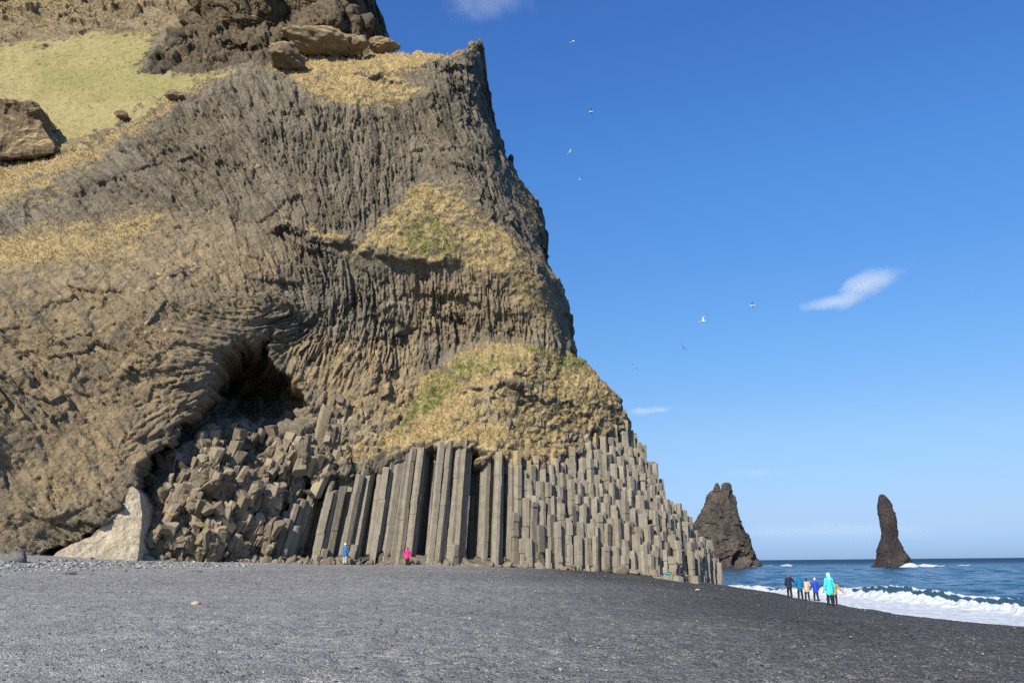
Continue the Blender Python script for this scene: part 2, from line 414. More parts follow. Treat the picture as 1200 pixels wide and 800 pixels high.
    tag(o, 'loose pebbles and pale cobbles strewn over the dark gravel beach', 'pebbles', kind='stuff')
build_beach()

# ------------------------------------------------------------------ SEA
_cy = np.array([20, 42, 54.8, 68.5, 88.5, 105, 140, 200]); _cx = np.array([35.5, 33.6, 32.4, 30.2, 27.6, 26.3, 26.0, 26.0])
def build_sea():
    az = np.concatenate([np.linspace(-180, 6, 40)[:-1], np.linspace(6, 40, 640), np.linspace(40, 180, 30)[1:]])
    rr = np.concatenate([np.linspace(26, 40, 30)[:-1], 40 * (400 / 40) ** np.linspace(0, 1, 620), 400 * (26000 / 400) ** np.linspace(0, 1, 160)[1:]])
    A, Rr = np.meshgrid(np.radians(az), rr)
    X = Rr * np.sin(A); Y = Rr * np.cos(A)
    Z = np.full(X.shape, 0.0)
    wr = np.random.default_rng(11)
    for i in range(46):
        lam = 1.6 * (34 / 1.6) ** wr.random(); th = R_(200) + wr.normal(0, 0.55); k = 2 * math.pi / lam
        amp = 0.0065 * lam ** 0.82; fade = 1 - sstep(lam * 45, lam * 110, Rr)
        ph = k * (X * math.cos(th) + Y * math.sin(th)) + wr.random() * 6.28
        Z += amp * fade * (np.sin(ph) + 0.25 * np.cos(2 * ph))
    cx = np.interp(Y, _cy, _cx) + 0.9 * fbm(X * 0.15, Y, 0 * X, 9, 3, 4)
    d = X - cx
    inr = (Y > 10) & (Y < 260) & (X > 0) & (X < 90)
    amp = 0.74 * (0.72 + 0.55 * fbm(0 * X, Y, 0 * X, 11, 2, 6)) * np.interp(Y, [30, 45, 80, 100, 150], [1, 1, 1.05, .8, .4])
    prof = np.where(d > 0, np.exp(-np.abs(d / 3.4) ** 1.5), np.exp(-(d / 0.9) ** 2))
    calm = sstep(-4, 8, d)
    Z = Z * np.where(inr, 0.25 + 0.75 * calm, 1)
    turb = np.exp(-((d + 0.6) / 1.15) ** 2)
    lump = fbm(X, Y, Z, 0.8, 4, 3); lump2 = fbm(X, Y, Z, 0.35, 3, 7)
    br = np.where(inr, amp * prof + turb * (0.42 * np.abs(lump) + 0.2 * lump2 + 0.06), 0)
    # a second, lower swell line further out, just starting to break
    d2 = X - (cx + 10.5 + 2.2 * fbm(X * 0.1, Y, 0 * X, 14, 2, 21))
    br += np.where(inr, 0.32 * np.where(d2 > 0, np.exp(-np.abs(d2 / 3.2) ** 1.5), np.exp(-(d2 / 1.7) ** 2)), 0)
    Z = SEA + Z + br
    g = ground(np.clip(X, 0, 60), np.clip(Y, -20, 130))
    wash = inr & (d < -0.2) & (Y < 125)
    shelf = g + 0.035 + 0.02 * fbm(X, Y, 0 * X, 0.8, 3, 2)
    Z = np.where(wash & (g < SEA + 0.10 + 0.1 * fbm(X, Y, 0 * X, 5, 3, 12)), np.maximum(Z, shelf), Z)
    foam = np.where(inr, np.clip(1.15 * (1 - sstep(-0.6, 1.5, d + 0.9 * lump)), 0, 1), 0)
    face = np.where(inr, np.exp(-((d + 0.45) / 0.42) ** 2) * sstep(-0.05, 0.35, fbm(X * .3, Y, 0 * X, 5, 3, 19)), 0)
    foam = foam * (1 - 0.85 * face)
    foam = np.maximum(foam, np.where(inr, 0.34 * (1 - sstep(1, 5, d)) * (d > 0), 0))
    foam = np.maximum(foam, np.where(inr, 0.22 * np.exp(-((d2 + .3) / 0.6) ** 2) * sstep(0.05, 0.3, fbm(X * .2, Y, 0 * X, 8, 3, 33)), 0))
    # white caps and foam at the feet of the stacks
    cap = sstep(0.50, 0.62, fbm(X, Y * 1.0, 0 * X, 26, 4, 15)) * 0.36 * (Rr > 60)
    foam = np.maximum(foam, cap)
    for sx, sy, rx, ry in STACK_FOAM:
        q = np.sqrt(((X - sx) / rx) ** 2 + ((Y - sy) / ry) ** 2)
        foam = np.maximum(foam, (1 - sstep(0.75, 1.25, q + 0.5 * fbm(X, Y, 0 * X, 6, 3, 5))) * 0.95)
        Z += np.where(q < 1.6, (1 - sstep(0.5, 1.4, q)) * (0.7 + 1.2 * fbm(X, Y, 0 * X, 3, 3, 8)), 0)
    shal = np.where(inr, 1 - sstep(0, 9, d), 0) * 0.3
    nr, nc = X.shape
    V = np.stack([X, Y, Z], -1).reshape(-1, 3)
    idx = np.arange(nr * nc).reshape(nr, nc)
    Fc = np.stack([idx[:-1, :-1], idx[1:, :-1], idx[1:, 1:], idx[:-1, 1:]], -1).reshape(-1, 4)
    Fc = Fc[:, ::-1]
    me = np_mesh('sea', V, Fc, True)
    color_attr(me, 'masks', np.stack([foam, shal, sstep(80, 1200, Rr), 1 + 0 * foam], -1).reshape(-1, 4))
    o = link('sea', me, M_SEA)
    tag(o, 'blue sea with a white breaker rolling onto the black beach', 'sea', kind='structure')
STACK_FOAM = []

# ------------------------------------------------------------------ CLIFF
def ctrl(pts):
    P = np.array([W(a, b, c) for a, b, c in pts]); return tps_fit(P[:, [0, 2]], P[:, 1], 0.6)
CA = ctrl([(-120, 640, 54), (0, 652, 58.6), (30, 654, 59.6), (0, 630, 59.2), (60, 640, 61.2), (130, 600, 62.8), (160, 555, 64.6), (200, 500, 66.5), (245, 440, 68.8), (300, 388, 73), (345, 385, 75.6), (342, 425, 75.4), (372, 465, 76.0), (-120, 500, 54), (0, 550, 60.2), (80, 600, 61.6), (20, 600, 59.8), (80, 540, 62.2), (130, 480, 64.5), (0, 430, 61), (80, 400, 63.5), (180, 400, 66), (230, 350, 69), (300, 340, 72.5), (-120, 330, 60), (0, 330, 63), (100, 310, 66.5), (200, 270, 72),
           (0, 285, 66), (0, 230, 70.5), (60, 205, 72.5), (100, 250, 71), (130, 200, 74), (200, 190, 75.5), (300, 200, 76.5), (300, 260, 75), (400, 200, 78), (400, 270, 76.5), (390, 330, 77), (400, 390, 77.5), (480, 200, 79), (520, 230, 79.5), (560, 290, 80), (480, 290, 78), (500, 350, 80), (560, 370, 81), (600, 340, 81.5), (430, 430, 77.5), (480, 400, 80), (540, 400, 82), (600, 395, 83), (640, 390, 84),
           (200, 122, 77.5), (250, 105, 79), (300, 92, 80), (350, 110, 80), (400, 125, 80), (480, 130, 80.5), (530, 120, 81.5), (345, 82, 82.5), (420, 80, 83), (480, 80, 82.5), (450, 64, 87), (500, 66, 85.5), (535, 68, 84.5), (550, 55, 85),
           (552, 95, 82.8), (572, 180, 82.6), (598, 258, 82.6), (632, 325, 83.8), (658, 395, 87), (572, 90, 88), (577, 130, 89), (602, 190, 89.5), (640, 255, 91), (665, 345, 92), (671, 405, 91),
           (-120, 170, 68), (0, 190, 73.5), (60, 185, 75), (110, 160, 76.8), (0, 130, 82), (100, 110, 83.5), (170, 100, 83), (230, 92, 81.5), (0, 60, 97), (100, 48, 99), (180, 48, 97), (160, 75, 90), (0, 25, 100), (100, 10, 102), (0, -60, 106), (200, 0, 103), (200, -80, 112), (420, -80, 108), (420, 20, 98), (-120, -60, 104), (-120, 60, 92),
           # the lower right shoulder
           (560, 415, 81), (640, 410, 83.5), (600, 430, 79.5), (520, 450, 79.2), (545, 470, 78.2), (600, 480, 79.4), (660, 440, 84), (700, 445, 87.5), (735, 485, 90.5), (650, 500, 82.5), (700, 500, 86), (740, 520, 90),
           (480, 480, 78), (440, 522, 75.9), (480, 515, 76.1), (520, 503, 76.6), (560, 503, 77.0), (590, 515, 77.3), (620, 560, 78.6), (680, 560, 82), (740, 560, 86.6), (780, 570, 90.6), (600, 600, 77.2), (660, 600, 79), (720, 610, 81.6), (780, 610, 86), (815, 625, 90.5), (835, 645, 93),
           (400, 655, 74.5), (480, 658, 76), (600, 664, 77), (700, 668, 79.6), (795, 676, 83.6), (850, 686, 92.5), (400, 560, 75), (900, 690, 103)])
CB = ctrl([(-50, 645, 60), (60, 650, 62.5), (110, 645, 64), (150, 640, 65.4), (155, 600, 66.5), (168, 562, 70.3), (182, 545, 71), (205, 575, 66.9), (200, 620, 66.0), (230, 655, 67.6), (260, 640, 68.8), (300, 655, 70.8), (350, 657, 73),
           (216, 528, 69.4), (244, 492, 72.2), (250, 540, 68.6), (280, 505, 71.8), (272, 474, 75), (266, 445, 84), (290, 425, 86), (310, 450, 87), (340, 470, 85), (357, 480, 82), (330, 425, 82.5), (350, 420, 77), (370, 470, 77.4), (300, 525, 72.4), (350, 520, 74), (330, 560, 72.8), (300, 590, 70.8), (350, 600, 73.8), (385, 600, 74.6), (400, 655, 74.4), (410, 560, 75), (420, 520, 76.4), (400, 470, 77), (385, 430, 77.2), (360, 400, 76.4), (430, 480, 77.4), (430, 600, 75.2)])
CC = ctrl([(165, 85, 85.5), (200, 84, 84.5), (250, 84, 83.6), (300, 82, 83.5), (345, 78, 84), (200, 45, 87), (215, 65, 83.2), (250, 50, 86.5), (230, 25, 90), (300, 52, 86), (290, 25, 87), (350, 42, 91.5), (380, 40, 91), (350, 14, 86), (400, 55, 85.5), (425, 50, 86.5), (230, 5, 88), (300, 0, 86), (370, 5, 85.5), (405, 15, 87.5), (420, 30, 89), (300, -80, 94), (400, -80, 95), (210, -80, 98)])

SIL = [(-200, 760), (-200, -200), (405, -200), (410, -80), (413, 0), (420, 25), (428, 50), (436, 60), (470, 63.5), (500, 63.5), (525, 62), (540, 57), (552, 49), (563, 46), (567, 62), (571, 92), (575, 128), (588, 148), (598, 183), (612, 210), (632, 238), (640, 266), (643, 300),
       (655, 330), (666, 352), (669, 385), (672, 412), (690, 425), (708, 440), (722, 457), (733, 482), (738, 502), (750, 518), (760, 540), (772, 563), (786, 590), (806, 608), (818, 625), (840, 645), (857, 690), (857, 760)]
REC = [(40, 700), (55, 650), (95, 634), (140, 606), (160, 578), (166, 545), (190, 525), (210, 508), (238, 468), (249, 440), (258, 415), (272, 410), (284, 400), (300, 404), (318, 394), (316, 412), (324, 434), (346, 444), (364, 478), (388, 494), (412, 520), (418, 560), (395, 600), (400, 700)]
OUT = [(160, 88), (172, 62), (186, 38), (200, 18), (212, -4), (205, -120), (500, -120), (500, 60), (425, 58), (385, 66), (330, 76), (290, 86), (240, 86)]
GREEN = [(-140, 60), (0, 56), (60, 48), (120, 42), (185, 44), (172, 62), (162, 86), (230, 90), (285, 84), (262, 92), (225, 105), (200, 116), (150, 142), (110, 162), (60, 186), (0, 192), (-140, 190)]
VEG = [([(-100, 275), (0, 272), (60, 260), (110, 258), (170, 238), (195, 245), (180, 285), (110, 318), (0, 332), (-100, 340)], 0.69, 32),
       ([(-100, 190), (0, 188), (60, 184), (110, 160), (200, 113), (250, 93), (285, 86), (230, 122), (155, 165), (120, 200), (60, 240), (0, 255), (-100, 250)], 0.67, 18),
       ([(310, 82), (345, 72), (430, 58), (560, 45), (562, 62), (505, 80), (470, 90), (500, 108), (470, 128), (410, 132), (365, 116), (335, 96)], 0.82, 14),
       ([(360, 262), (430, 278), (470, 235), (500, 205), (545, 212), (575, 255), (605, 272), (640, 330), (665, 395), (620, 375), (585, 330), (540, 318), (460, 318), (400, 306)], 1.0, 16),
       ([(130, 250), (200, 236), (330, 220), (375, 262), (330, 290), (240, 290), (150, 300)], 0.47, 45),
       ([(300, 190), (325, 195), (322, 225), (295, 225)], 0.56, 21),
       ([(490, 440), (560, 409), (640, 404), (690, 424), (740, 490), (735, 515), (690, 515), (640, 540), (560, 548), (500, 530), (420, 548), (400, 530), (470, 500)], 0.96, 18),
       ([(395, 475), (460, 455), (500, 440), (500, 520), (440, 545), (400, 545)], 0.47, 32),
       ([(577, 128), (600, 182), (636, 240), (645, 300), (668, 352), (674, 412), (655, 350), (632, 300), (606, 235), (585, 175)], 0.61, 12),
       ([(0, 40), (120, 30), (190, 0), (190, -100), (-100, -100), (-100, 40)], 0.62, 30),
       ([(215, 15), (330, 10), (330, -100), (205, -100)], 0.42, 36),
       ([(385, 5), (410, -100), (330, -100), (360, 0)], 0.51, 27),
       ([(150, 40), (200, 30), (205, 80), (165, 88)], 0.37, 27)]
BROWN = [([(-120, 330), (200, 250), (340, 290), (330, 360), (260, 420), (200, 500), (130, 600), (0, 640), (-120, 640)], 0.85, 40),
         ([(-120, -120), (230, -120), (200, 40), (-120, 60)], 0.8, 15), ([(200, -100), (430, -100), (425, 60), (200, 90)], 0.7, 10),
         ([(230, 560), (300, 540), (330, 660), (170, 660), (170, 600)], 0.8, 20), ([(480, 300), (670, 300), (670, 405), (480, 405)], 0.55, 20),
         ([(330, 400), (480, 400), (500, 470), (420, 500), (350, 460)], 1.0, 12)]
GRN = [([(478, 258), (520, 255), (545, 290), (500, 305), (470, 290)], 0.9, 8), ([(500, 440), (545, 415), (610, 425), (560, 440), (515, 480), (470, 510), (475, 480)], 1.0, 8), ([(620, 402), (690, 428), (680, 436), (610, 412)], 1.0, 5),
       ([(40, 70), (260, 70), (280, 92), (200, 110), (40, 120)], 0.6, 20), ([(200, 10), (240, 0), (240, 40), (190, 60), (165, 70)], 0.7, 15), ([(0, 10), (230, 0), (200, 40), (0, 40)], 0.5, 15), ([(225, 590), (250, 575), (255, 600), (230, 610)], .8, 8), ([(430, 285), (500, 300), (440, 315), (400, 300)], 0.5, 12)]
LEDGE = [([(338, 272), (370, 284), (410, 292), (450, 303), (520, 312)], 1.7, 30, 0.0), ([(430, 92), (470, 96), (500, 84), (540, 80)], 1.2, 18, 0.0),
         ([(440, 372), (480, 345), (540, 350), (600, 370)], 0.9, 24, 0), ([(120, 215), (170, 200), (230, 180)], 0.6, 20, 0), ([(480, 400), (460, 440), (455, 470)], 0.8, 18, 0), ([(560, 455), (600, 452), (640, 470)], 1.0, 16, 0),
         ([(0, 445), (60, 470), (120, 450), (200, 430)], 0.6, 25, 0), ([(90, 340), (170, 345), (210, 320)], 0.7, 20, 0), ([(30, 610), (90, 600), (140, 570)], 0.9, 20, 0), ([(300, 60), (340, 45), (380, 30)], 2.6, 26, 0), ([(200, 50), (230, 30), (260, 45)], 1.3, 20, 0)]
DIRS = [(30, 450, -48), (0, 560, -55), (80, 540, -50), (120, 400, -42), (60, 350, -40), (200, 330, -42), (150, 300, -35), (290, 320, -58), (330, 330, -70), (310, 385, 25), (260, 420, 45), (215, 490, 50), (160, 540, 40), (110, 600, 20), (230, 400, -10),
        (250, 150, -58), (200, 190, -45), (130, 210, -35), (300, 130, -62), (350, 180, -80), (320, 230, -60), (400, 130, -85), (450, 180, -86), (430, 240, -88), (500, 130, -68), (520, 170, -55), (540, 230, -60), (560, 100, -85), (580, 180, -75), (620, 280, -70), (560, 350, -88), (480, 370, 86), (420, 350, -85), (400, 440, 75), (340, 430, 80), (300, 60, -75), (400, 20, -80), (100, 10, -30), (600, 480, 88)]
COLTOP = [(320, 585), (345, 570), (385, 556), (430, 543), (470, 528), (520, 516), (560, 520), (595, 540), (640, 537), (680, 520), (715, 502), (745, 484), (770, 472)]
COLZONE = COLTOP + [(900, 470), (900, 720), (320, 720)]

STEP = 0.085
GX = np.arange(-80, 30, STEP); GZ = np.arange(-3.5, 88, STEP)

def build_cliff():
    XX, ZZ = np.meshgrid(GX, GZ)
    k = 6
    cX, cZ = np.meshgrid(np.arange(-80, 31, STEP * k), np.arange(-3.5, 89, STEP * k))
    def up(fit):
        c = tps_eval(fit, cX, cZ); return bilin(c, (ZZ + 3.5) / (STEP * k), (XX + 80) / (STEP * k))
    A, B, C = up(CA), up(CB), up(CC)
    def n2(sc, o, s): return fbm(XX, 0 * XX, ZZ, sc, o, s)
    w1, w2 = n2(2.0, 4, 40), n2(2.0, 4, 50)
    pxA, pyA = project(XX, A, ZZ)
    wx, wy = pxA + 7 * w1, pyA + 7 * w2
    D = A.copy()
    # ledges: rock above the line juts out
    for pts, amp, hh, _ in LEDGE:
        if pts[0][0] in (300, 200): continue
        d, u = line_d(wx, wy, pts)
        D -= 0.6 * amp * np.clip(0.3 + 1.8 * n2(2.0, 4, 111 + amp) , -0.1, 1.3) * np.where(u > 0, 1 - sstep(0, hh, d), 1 - sstep(0, 2.5, d))
    # recess (cave)
    sd = poly_sd(pxA + 5 * w1, pyA + 5 * w2, REC)
    mrec = sstep(-2, 2.5, sd)
    D = D * (1 - mrec) + B * mrec
    # the seaward end of the face turns away sharply
    L1 = [(552, 40), (558, 90), (577, 180), (606, 258), (636, 325), (657, 392), (669, 412)]
    q1 = poly_sd(pxA + 4 * w1, pyA, L1 + [(760, 412), (760, 40)])
    D = D + 1.7 * np.clip(q1 * 0.083, 0, 3)
    # outcrop over the grass slope
    pxC, pyC = project(XX, C, ZZ)
    Cd = C.copy()
    for pts, amp, hh, _ in LEDGE:
        if pts[0][0] not in (300, 200): continue
        d, u = line_d(pxC + 6 * w1, pyC + 6 * w2, pts)
        Cd -= amp * np.where(u > 0, 1 - sstep(0, hh * 1.6, d), 1 - sstep(0, 3, d)) - amp * 0.5
    mout = sstep(-2, 3, poly_sd(pxC + 5 * w1, pyC + 5 * w2, OUT))
    D = D * (1 - mout) + np.minimum(Cd, D) * mout
    # silhouette: the face turns away
    px0, py0 = project(XX, D, ZZ)
    so = -poly_sd(px0 + 7.0 * n2(1.3, 4, 60) + 4 * n2(4, 2, 61), py0 + 5.0 * n2(1.1, 4, 62) , SIL) * 0.085
    so2 = np.maximum(so + 0.25, 0)
    D = D + 2.0 * so2 + 26 * so2 ** 2
    # ---- detail
    px, py = px0, py0
    X3, Y3, Z3 = XX, np.minimum(D, 130), ZZ
    warpx, warpy = px + 14 * n2(3.5, 4, 70), py + 14 * n2(3.5, 4, 71)
    def soft(lst):
        m = np.zeros(px.shape, np.float32)
        for poly, w, s in lst:
            m = np.maximum(m, w * sstep(-s, s, poly_sd(warpx, warpy, poly)))
        return m
    veg, brown, grn = soft(VEG), soft(BROWN), soft(GRN)
    slope = sstep(-3, 3, poly_sd(px + 16 * w1 + 10 * n2(.6, 3, 55), py + 12 * w2 + 8 * n2(.6, 3, 56), GREEN)) * (1 - mout)
    # direction of the column joints
    dp = np.array([W(a, b, float(tps_eval(CA, *W(a, b, 78)[[0, 2]]))) for a, b, _ in DIRS])
    ct = np.array([math.cos(2 * R_(t)) for _, _, t in DIRS]); st = np.array([math.sin(2 * R_(t)) for _, _, t in DIRS])
    cfit, sfit = np.zeros_like(cX), np.zeros_like(cX); ws = np.zeros_like(cX)
    for (qx, qy, qz), c_, s_ in zip(dp, ct, st):
        w = 1 / (((cX - qx) ** 2 + (cZ - qz) ** 2) + 2.0) ** 1.8
        cfit += w * c_; sfit += w * s_; ws += w
    th = 0.5 * np.arctan2(sfit, cfit)
    dvx = bilin(np.cos(2 * th), (ZZ + 3.5) / (STEP * k), (XX + 80) / (STEP * k)); dvz = bilin(np.sin(2 * th), (ZZ + 3.5) / (STEP * k), (XX + 80) / (STEP * k))
    th = 0.5 * np.arctan2(dvz, dvx) + 0.22 * n2(3.0, 3, 80)
    tx, tz = np.cos(th), np.sin(th)
    fl = np.where(tz > 0, -1, 1); tx, tz = tx * fl, tz * fl
    def lic(noise, n, stepc=1.0):
        acc = noise.copy(); cnt = 1
        ii0, jj0 = np.meshgrid(np.arange(noise.shape[0], dtype=np.float32), np.arange(noise.shape[1], dtype=np.float32), indexing='ij')
        for sg in (1, -1):
            fi, fj = ii0.copy(), jj0.copy()
            pdx, pdz = tx * sg, tz * sg
            for _ in range(n):
                fi += stepc * pdz; fj += stepc * pdx
                ri = np.clip(np.rint(fi), 0, noise.shape[0] - 1).astype(np.int32); rj = np.clip(np.rint(fj), 0, noise.shape[1] - 1).astype(np.int32)
                acc += noise[ri, rj]; cnt += 1
                ndx, ndz = tx[ri, rj], tz[ri, rj]
                f = np.where(ndx * pdx + ndz * pdz < 0, -1, 1)
                pdx, pdz = ndx * f, ndz * f
        return acc / cnt
    def norm(a):
        a = a - a.mean(); return np.clip(a / (a.std() + 1e-9), -2.4, 2.4)
    r2 = np.random.default_rng(21)
    w_fine = blur(r2.standard_normal(XX.shape).astype(np.float32), 2)
    w_mid = blur(r2.standard_normal(XX.shape).astype(np.float32), 7)
    w_big = blur(r2.standard_normal(XX.shape).astype(np.float32), 34)
    l_f = norm(lic(w_fine, 16, 1.0)); l_m = norm(lic(w_mid, 26, 1.2)); l_b = norm(lic(w_big, 30, 2.0))
    # fractured rock: random facets laid along the local joint direction
    TH = np.arctan2(tz, tx)
    def shards(cands, ac, al, s, ridge, amp, tilt, groove=0.22):
        q = np.random.default_rng(s); best = np.full(XX.shape, 9.0, np.float32); sec = np.full(XX.shape, 9.0, np.float32); h = np.zeros(XX.shape, np.float32); tn = np.zeros(XX.shape, np.float32)
        pit = math.sqrt(ac * al) * 1.25
        ni, nj = int(92 / pit), int(110 / pit)
        for a in range(ni):
            for b in range(nj):
                fi, fj = (a + q.random()) * pit / STEP, (b + q.random()) * pit / STEP
                i0, j0 = int(fi), int(fj)
                if i0 < 0 or j0 < 0 or i0 >= XX.shape[0] or j0 >= XX.shape[1] or not cands[i0, j0]: continue
                k = q.uniform(0.7, 1.4); A_, L_ = ac * k * q.uniform(.8, 1.25), al * k * q.uniform(.6, 1.4)
                w = int(1.7 * max(A_, L_) / STEP) + 1
                a0, a1, b0, b1 = max(i0 - w, 0), min(i0 + w, XX.shape[0]), max(j0 - w, 0), min(j0 + w, XX.shape[1])
                t_ = TH[i0, j0] + q.normal(0, .12); c_, s_ = math.cos(t_), math.sin(t_)
                dz = (np.arange(a0, a1, dtype=np.float32)[:, None] - fi) * STEP; dx_ = (np.arange(b0, b1, dtype=np.float32)[None] - fj) * STEP
                u = dx_ * c_ + dz * s_; v = -dx_ * s_ + dz * c_
                d = np.abs(v / A_) ** 1.6 + np.abs(u / L_) ** 2.4
                hv = amp * q.normal(0, 1) + tilt * (q.normal(0, .5) * u / L_ + q.normal(0, .8) * v / A_) - ridge * np.abs(v / A_ - q.normal(0, .2)) 
                bb = best[a0:a1, b0:b1]; m = d < bb; tv = q.normal(0, 1)
                sec[a0:a1, b0:b1] = np.where(m, bb, np.minimum(sec[a0:a1, b0:b1], d)); tn[a0:a1, b0:b1] = np.where(m, tv, tn[a0:a1, b0:b1])
                h[a0:a1, b0:b1] = np.where(m, hv, h[a0:a1, b0:b1]); best[a0:a1, b0:b1] = np.where(m, d, bb)
        return h - groove * np.exp(-np.maximum(sec - best, 0) / 0.16), tn
    # blocks: random tilted facets
    def blocks(cell, s, sx=1.0, sz=1.0):
        u, v = (XX + 0.25 * Y3) / (cell * sx) + 0.35 * n2(cell * 1.5, 2, s), ZZ / (cell * sz) + 0.35 * n2(cell * 1.5, 2, s + 1)
        bi, bj = np.floor(u), np.floor(v); best = np.full(u.shape, 9.0); h = np.zeros(u.shape)
        for a in (-1, 0, 1):
            for b in (-1, 0, 1):
                i, j = bi + a, bj + b
                def hs(m): return np.modf(np.abs(np.sin(i * (12.9898 + m) + j * (78.233 - 1.7 * m) + s) * 43758.5453))[0]
                cx_, cy_ = i + hs(0), j + hs(1.3)
                d = (u - cx_) ** 2 + (v - cy_) ** 2; m = d < best
                hh = hs(2.1) * 1.4 - 0.7 + (u - cx_) * (hs(3.7) - 0.5) * 1.9 + (v - cy_) * (hs(4.9) - 0.5) * 1.9
                best = np.where(m, d, best); h = np.where(m, hh, h)
        return h
    bl1 = blocks(1.7, 3, 0.85, 1.3); bl2 = blocks(0.65, 9); bl3 = blocks(2.6, 5, 1.3, 0.8)
    colz = sstep(-4, 4, poly_sd(px, py, COLZONE))
    dome = sstep(-10, 10, poly_sd(px, py, [(480, 430), (560, 408), (690, 420), (745, 490), (740, 530), (600, 545), (470, 530), (390, 545), (390, 470)]))
    upper = sstep(-6, 6, poly_sd(px, py, [(-200, 60), (0, 30), (200, 30), (170, 90), (430, 70), (430, -200), (-200, -200)]))
    vegS = np.clip(veg * 1.1, 0, 1)
    leftb = sstep(-20, 20, poly_sd(px, py, BROWN[0][0]))
    wcol = (1 - 0.75 * mrec) * (1 - 0.85 * vegS) * (1 - slope) * (1 - 0.7 * dome) * (1 - upper * .8)
    patch = 0.45 + 0.85 * sstep(-0.35, 0.35, n2(5, 3, 90))
    H = 0.85 * n2(9, 3, 1) + 0.28 * fbm(X3, Y3, Z3, 3.4, 2, 2)
    H = H * (1 - 0.7 * slope)
    vis = (so < 0.75) & (px > -40) & (py > -40) & (py < 700)
    rock = vis & (vegS < .75) & (slope < .5)
    sh1, tn1 = shards(rock & (mrec < .5) & (upper < .5) & (leftb < .6), 0.19, 1.7, 301, 0.20, 0.15, 0.10, 0.46)
    sh2, tn2 = shards(rock & (leftb > .4), 0.17, 1.15, 302, 0.12, 0.16, 0.14, 0.40)
    rim = np.abs(sd) < 24
    sh3, tn3 = shards(vis & ((mrec > .4) | (dome > .4) | rim), 0.75, 0.95, 303, 0.25, 0.5, 0.8, 0.3)
    sh4, tn4 = shards(rock & (upper > .4), 1.2, 1.7, 304, 0.45, 0.55, 0.5)
    sh5, tn5 = shards(rock, 0.6, 2.8, 305, 0.10, 0.24, 0.18, 0.3)
    sh6, tn6 = shards(vis & ((mrec > .4) | (dome > .4) | (upper > .4) | rim), 0.32, 0.42, 306, 0.18, 0.14, 0.2)
    H += wcol * patch * (0.05 * l_f + 0.05 * l_m) + wcol * 0.06 * l_b
    nl = 1 - leftb
    tone = (1 - upper) * (1 - mrec) * (nl * tn1 + leftb * tn2) + (mrec + dome).clip(0, 1) * tn3 + 0.5 * tn5 + upper * tn4
    H += wcol * (1 - upper) * (nl * (sh1 * (0.28 + 0.5 * sstep(-.35, .3, n2(4, 3, 131))) + sh5 * (0.1 + 0.7 * sstep(-.3, .35, n2(6, 3, 132)))) + leftb * (sh2 * (0.16 + 0.30 * sstep(-.35, .3, n2(3.5, 3, 133))) + sh5 * 0.42 * sstep(-.25, .3, n2(6, 3, 134))))
    H += (1 - mrec) * (1 - upper) * (1 - slope) * (1 - vegS) * 0.35 * bl3 * sstep(-.1, .4, n2(7, 3, 135))
    H += mrec * (sh3 * 1.0 + sh6 * .5) + dome * (1 - 0.6 * vegS) * (sh3 * 0.45 + sh6 * .4) + upper * (sh4 * .8 + sh6 * .6) * (1 - slope)
    # where joints break off: shallow flat scars
    H += wcol * 0.10 * np.sign(n2(1.6, 3, 95) + 0.3 * l_m * 0.3) * sstep(0.0, 0.5, n2(6, 2, 96) + .25)
    H += leftb * (1 - vegS) * (0.03 * bl2 + 0.02 * ridged(X3, Y3, Z3, 1.3, 3, 9))
    H += mrec * (0.5 * bl3)
    H += dome * (1 - 0.4 * vegS) * (0.2 * bl1 + 0.12 * bl2)
    H += upper * (1 - slope) * (0.45 * bl3 + 0.8 * ridged(X3, Y3, Z3, 5, 5, 14))
    H += vegS * (0.22 * fbm(X3, Y3, Z3, 1.3, 4, 25) + 0.12 * fbm(X3, Y3, Z3, 0.35, 2, 26)) + slope * (0.30 * fbm(X3, Y3 * .5, Z3 * 1.6, 2.4, 4, 27) + 0.16 * fbm(X3 * .6, Y3, Z3 * 1.8, 0.6, 3, 28))
    H += 0.10 * fbm(X3, Y3, Z3, 0.5, 2, 30) * (1 - slope)
    H -= (1.1 + 3.6 * (1 - sstep(580, 610, px)) * sstep(350, 380, px)) * sstep(-4, 4, poly_sd(px + 12 * n2(1.2, 3, 141), py - 16 + 22 * n2(1.5, 4, 142), COLZONE))
    H = H + (1 - slope) * (1 - 0.7 * vegS) * 0.12 * np.clip(H - blur(H, 5), -0.25, 0.25)
    Ds = blur(D, 3)
    gz, gx = np.gradient(Ds, STEP)
    wall = sstep(1.2, 3.0, np.sqrt(gx * gx + gz * gz)) * (px < 380) * sstep(-60, -20, poly_sd(px, py, REC)) * (1 - mout) * (1 - slope)
    H = H * (1 - 0.3 * wall)
    H += np.exp(-(sd / 9) ** 2) * (px < 370) * (0.16 * sh3 + 0.3 * sh6)
    gx, gz = np.clip(gx, -6, 6), np.clip(gz, -6, 6)
    nn = np.sqrt(gx * gx + gz * gz + 1)
    NX, NY, NZ = gx / nn, -1 / nn, gz / nn
    PX, PY, PZ = XX + NX * H * 0.8, D + NY * H, ZZ + NZ * H * 0.8
    PX = PX - 0.40 * mrec * np.clip(blur(D, 2) - A, 0, 13) * (1 - sstep(330, 400, px))      # the rim is undercut
    keep = (so < 0.75) & (px > -90) & (py > -90) & (py < 740) & (D < 175)
    # plants hold on where the rock leans back
    gz2, gx2 = np.gradient(blur(D - H, 2), STEP)
    nz2 = gz2 / np.sqrt(gx2 ** 2 + gz2 ** 2 + 1)
    vegf = np.clip(veg * (0.62 + 0.75 * nz2) + 0.26 * sstep(0.55, 0.9, nz2) * (1 - mrec), 0, 1)
